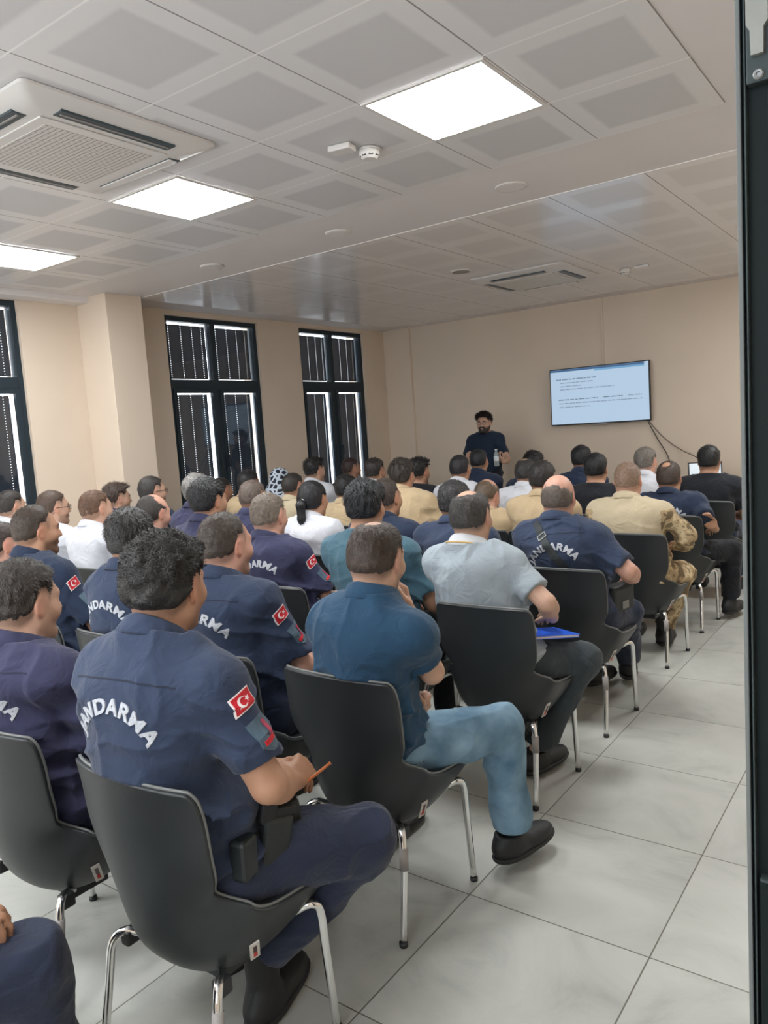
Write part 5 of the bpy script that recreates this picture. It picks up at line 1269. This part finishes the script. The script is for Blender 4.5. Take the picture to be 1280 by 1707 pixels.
P_('QQ', 1114, 768, 6, U('navyd'), hr('thin', (66, 54, 46), recede=0, bald=0.030, baldc=(0, -0.06, 0.105)), 'officer with a thin crown in dark navy, aisle chair of the sixth row', chair=-1.56, head=(0, 0, 0), res=0.0085, mark='JANDARMA', g=1.1, wd=1.05,
   legR=dict(k=(-1.24, 5.96, 0.52), a=(-1.26, 5.98, 0.14), toe=(0.2, 1, 0)), shoe='boot', armR=dict(e=(-1.30, 5.52, 0.80), w=(-1.30, 5.74, 0.70), d=(-0.4, 0.8, 0), n=(0, 0, -1), curl=0.5), trousers='tblack')
P_('NN', 992, 756, 6, ('tee', 'black'), hr('short', (20, 20, 22)), 'man in black T-shirt with a rounded black haircut, between two uniformed men', chair=-2.13, head=(4, 0, 0), res=0.0095, wd=1.1, g=1.08)
P_('J2', 876, 763, 6, ('shirt', 'white'), hr('thin', (46, 44, 42), bald=0.03, recede=0), 'man in white shirt with a small bald spot seated before the wall shadow', chair=-2.70, head=(-2, -4, 0), res=0.0105, wd=1.05)
P_('EE', 765, 758, 6, ('shirt', 'white'), hr('crop', (34, 34, 36)), 'man in white shirt with round dark crop below the presenter', chair=-3.34, head=(6, 0, 0), res=0.0105)
P_('DD', 696, 764, 6, ('tee', 'black'), hr('quiff', (24, 22, 22)), 'man in black T-shirt with a tall black quiff', chair=-3.80, head=(-8, 0, 0), res=0.0105)
P_('Z', 623, 764, 6, ('shirt', 'white'), hr('short', (44, 38, 36)), 'dark haired man with white collar between the last window and the wall corner', chair=-4.30, head=(-8, 0, 0), res=0.0115)
P_('W', 522, 764, 6, ('shirt', 'white'), hr('quiff', (30, 28, 28)), 'man in white shirt with a high black quiff before the third window', chair=-5.00, head=(-14, 0, 0), res=0.0105, skin='fair')
P_('T', 465, 780, 6, ('long', 'white'), ('scarf', (30, 30, 36), {}), 'woman wearing a blue and white headscarf with dark spots', chair=-5.50, head=(0, 0, 0), res=0.0115, beard=0.0, wd=0.92)
P_('RR', 1181, 743, 7, ('tee', 'black'), hr('short', (22, 22, 22)), 'man in black T-shirt with trimmed black hair beside the laptop desk', chair=-1.53, head=(4, 0, 0), res=0.0095, wd=1.12, g=1.08)
P_('PP', 1075, 746, 7, ('shirt', 'white'), hr('short', (112, 106, 98)), 'grey haired man in white shirt below the television cables', chair=-2.08, head=(-14, 0, 0), res=0.0105, skin='pink')
P_('MM', 968, 743, 7, U('navyd'), hr('short', (24, 24, 27)), 'black haired officer in the front row below the television', chair=-2.64, head=(4, 0, 0), res=0.0105, mark='JANDARMA')
P_('JJ', 888, 753, 7, U('navyd'), hr('thick', (22, 21, 22)), 'officer with black hair peeking out past the white shirted bald spot man', chair=-3.20, head=(2, 0, 0), res=0.0105, mark='JANDARMA')
P_('FF', 797, 748, 7, U('navyd'), hr('crop', (26, 28, 32)), 'officer in the front row with head overlapping the presenter', chair=-3.70, head=(6, 0, 0), res=0.0105, mark='JANDARMA')
P_('Y', 583, 763, 7, ('tee', 'black'), hr('crop', (52, 36, 34)), 'shadowy man with reddish dark hair in front of the last window', chair=-5.22, head=(-30, 0, 0), res=0.0115, skin='dark')

for sp in PEOPLE:
    ry = ROW[sp['row']]; sp['hp'] = ray_plane(sp['px'], sp['py'], 1, ry+sp['dy'])
    cx = sp['chair'] if sp['chair'] is not None else sp['hp'][0]
    sp['cx'] = cx; sp['pel'] = V(cx, ry+0.195, 0.555); sp['ry'] = ry
for sp in PEOPLE:
    b = build_person(sp)
    lab = sp['label']
    put_chair(sp['cx'], ROW[sp['row']], 0, ('dark shell chair taken by the ' + ' '.join(lab.replace(',', '').split()[:10])).strip())
print('people', time.time()-T0)

# yellow trim on the grey collar, camouflage sleeves, pencil, folder
byk = {sp['key']: (sp, FIGS[i]) for i, sp in enumerate(PEOPLE)}
b = byk['HH'][1]; sp = byk['HH'][0]
shirt_hh = [o for o in b.children if o.name.startswith('polo_shirt')][0]
col_hh = [o for o in shirt_hh.children if o.name.startswith('collar')][0]
col_hh.data.materials.clear(); col_hh.data.materials.append(M['whitecloth'])
vv = [v.co.copy() for v in col_hh.data.vertices]; zlow = sorted(vv, key=lambda c: c.z)
# trim: run of piping just above the lower collar edge round the nape
Nn = sum(vv, Vector())/len(vv); bm = bmesh.new()
outer = {}
for c in vv:
    a = math.atan2(c.x-Nn.x, -(c.y-Nn.y)); r = math.hypot(c.x-Nn.x, c.y-Nn.y)
    k = round(a/0.14)
    if k not in outer or r > outer[k][0]: outer[k] = (r, c)
pts = [outer[k][1]*1.0+Vector((0, 0, 0.008)) for k in sorted(outer) if abs(k*0.14) < 2.2]
pts = [Vector((Nn.x+(p.x-Nn.x)*1.01, Nn.y+(p.y-Nn.y)*1.01, p.z)) for p in pts]
if len(pts) > 3: tube(bm, pts, 0.003, 8); bm_obj('collar_trim', bm, M['gold'], col_hh, smooth=True)

# white bands of the crossed sneaker
b = byk['AA'][1]; bm = bmesh.new(); off = Vector(b.location)
for pts in (((697, 1024), (706, 1027), (714, 1030)), ((711, 1042), (713, 1052), (706, 1062)), ((704, 1066), (712, 1070), (708, 1082)), ((703, 1094), (714, 1090), (722, 1078)), ((708, 1110), (716, 1104), (724, 1096))):
    tube(bm, [Vector(xyz(ray_plane(x, y, 0, -1.885)))-off for x, y in pts], 0.0065, 8)
bm_obj('sneaker_band', bm, M['whitep'], b, smooth=True)
# pencil held by the curly haired officer
pa, pb = ray_plane(493, 1318, 0, -1.375), ray_plane(549, 1273, 0, -1.335); bm = bmesh.new()
d = Vector(xyz(pb-pa)).normalized(); A0, B0 = Vector(xyz(pa)), Vector(xyz(pb))
tube(bm, [A0-d*0.02, B0], 0.0042, 6); tube(bm, [B0, B0+d*0.004], [0.0046, 0.0046], 8)
thing(bm_obj('pencil', bm, M['pencil']), 'short orange brown pencil in the hand of the curly haired officer', 'pencil')
# folder
fo = empty('folder', (-1.395, 2.995, 0.640), 'bright blue folder with white pages on the lap of the grey shirted man', 'folder'); fo.rotation_euler = (-0.13, -0.04, -0.50); fo.scale = (0.8, 0.85, 1)
bm = bmesh.new(); add_box(bm, -0.11, 0.11, -0.155, 0.155, 0.009, 0.012, 0.001); add_box(bm, -0.11, 0.11, -0.155, 0.155, -0.003, 0.0, 0.001); add_box(bm, -0.113, -0.11, -0.155, 0.155, -0.003, 0.012); bm_obj('cover', bm, M['blue'], fo)
bm = bmesh.new(); add_box(bm, -0.105, 0.106, -0.150, 0.150, 0.0, 0.009); bm_obj('pages', bm, M['sticker'], fo)

# ------------------------------------------------------------------ presenter standing by the screen wall
hp = ray_plane(806, 688, 1, 8.3); fa_ = 194
wl, wr = ray_plane(839, 770, 1, 8.06), ray_plane(781, 772, 1, 8.10)
hl_, hr_ = ray_plane(824, 754, 1, 8.0), ray_plane(776, 752, 1, 8.04)
pres = dict(key='presenter', hp=hp, pel=V(hp[0]+0.01, 8.32, 0.93), stand=True, face=fa_, head=(fa_-4, -2, 0), shirt=('tee', 'pres'), hair=('short', (30, 24, 22), {**HAIR['quiff'], 'side': 0.007, 'quiff': 0.02, 'amp': 0.006, 'lift': 0.5}),
            label='standing presenter with glasses, moustache and beard in dark navy T-shirt, facing the audience', res=0.0085, slump=0.0, beard=0.9, beardmesh=True, glasses=True, skin='fair', trousers='tblack', wd=0.94, g=0.92,
            armL=dict(w=wl, d=hl_-wl, n=V(0.4, 0.9, 0), curl=0.9, hint=V(0.5, 0.1, -1)), armR=dict(w=wr, d=hr_-wr, n=V(0.5, 0.8, 0.1), curl=0.6, hint=V(-0.6, 0.1, -1)))
build_person(pres)
bt = empty('water_bottle', xyz(ray_plane(828, 777, 1, 7.985)), 'clear plastic water bottle with white cap held by the presenter', 'bottle')
clear, nt, b_ = new_mat('clear_plastic'); b_.inputs['Transmission Weight'].default_value = 0.7; b_.inputs['Roughness'].default_value = 0.08; b_.inputs['Base Color'].default_value = (0.75, 0.85, 0.88, 1)
bm = bmesh.new(); tube(bm, [(0, 0, 0), (0, 0, 0.01), (0, 0, 0.14), (0, 0, 0.17), (0, 0, 0.185)], [0.026, 0.030, 0.030, 0.014, 0.012], 20); bm_obj('bottle_body', bm, clear, bt, smooth=True)
bm = bmesh.new(); tube(bm, [(0, 0, 0.183), (0, 0, 0.20)], 0.0145, 20); bm_obj('cap', bm, M['bluedark'], bt)
bm = bmesh.new(); tube(bm, [(0, 0, 0.06), (0, 0, 0.115)], 0.0308, 20, False); bm_obj('wrap', bm, M['bluedark'], bt, smooth=True)

# ------------------------------------------------------------------ the person of whom only a knee and fingers show
pel0 = V(-1.70, 0.30, 0.555)
kneeman = dict(key='knee', hp=V(-1.74, 0.36, 1.31), pel=pel0, shirt=U(), hair=hr('short', BLK), label='officer of whom only a navy knee and fingertips reach into the bottom corner', res=0.0055, head=(5, 0, 0),
               legR=dict(k=(-1.505, 0.700, 0.535), a=(-1.50, 0.72, 0.12)), legL=dict(k=(-1.86, 0.72, 0.52), a=(-1.84, 0.70, 0.12)), lg=1.12, armR=dict(w=(-1.595, 0.585, 0.690), d=(0.60, 0.66, -0.16), n=(-0.1, 0, -1), curl=0.5), shoe='boot')
build_person(kneeman)
put_chair(-1.70, 0.115, 0, 'dark shell chair taken by the officer whose knee reaches the bottom corner')
print('script time', time.time()-T0)
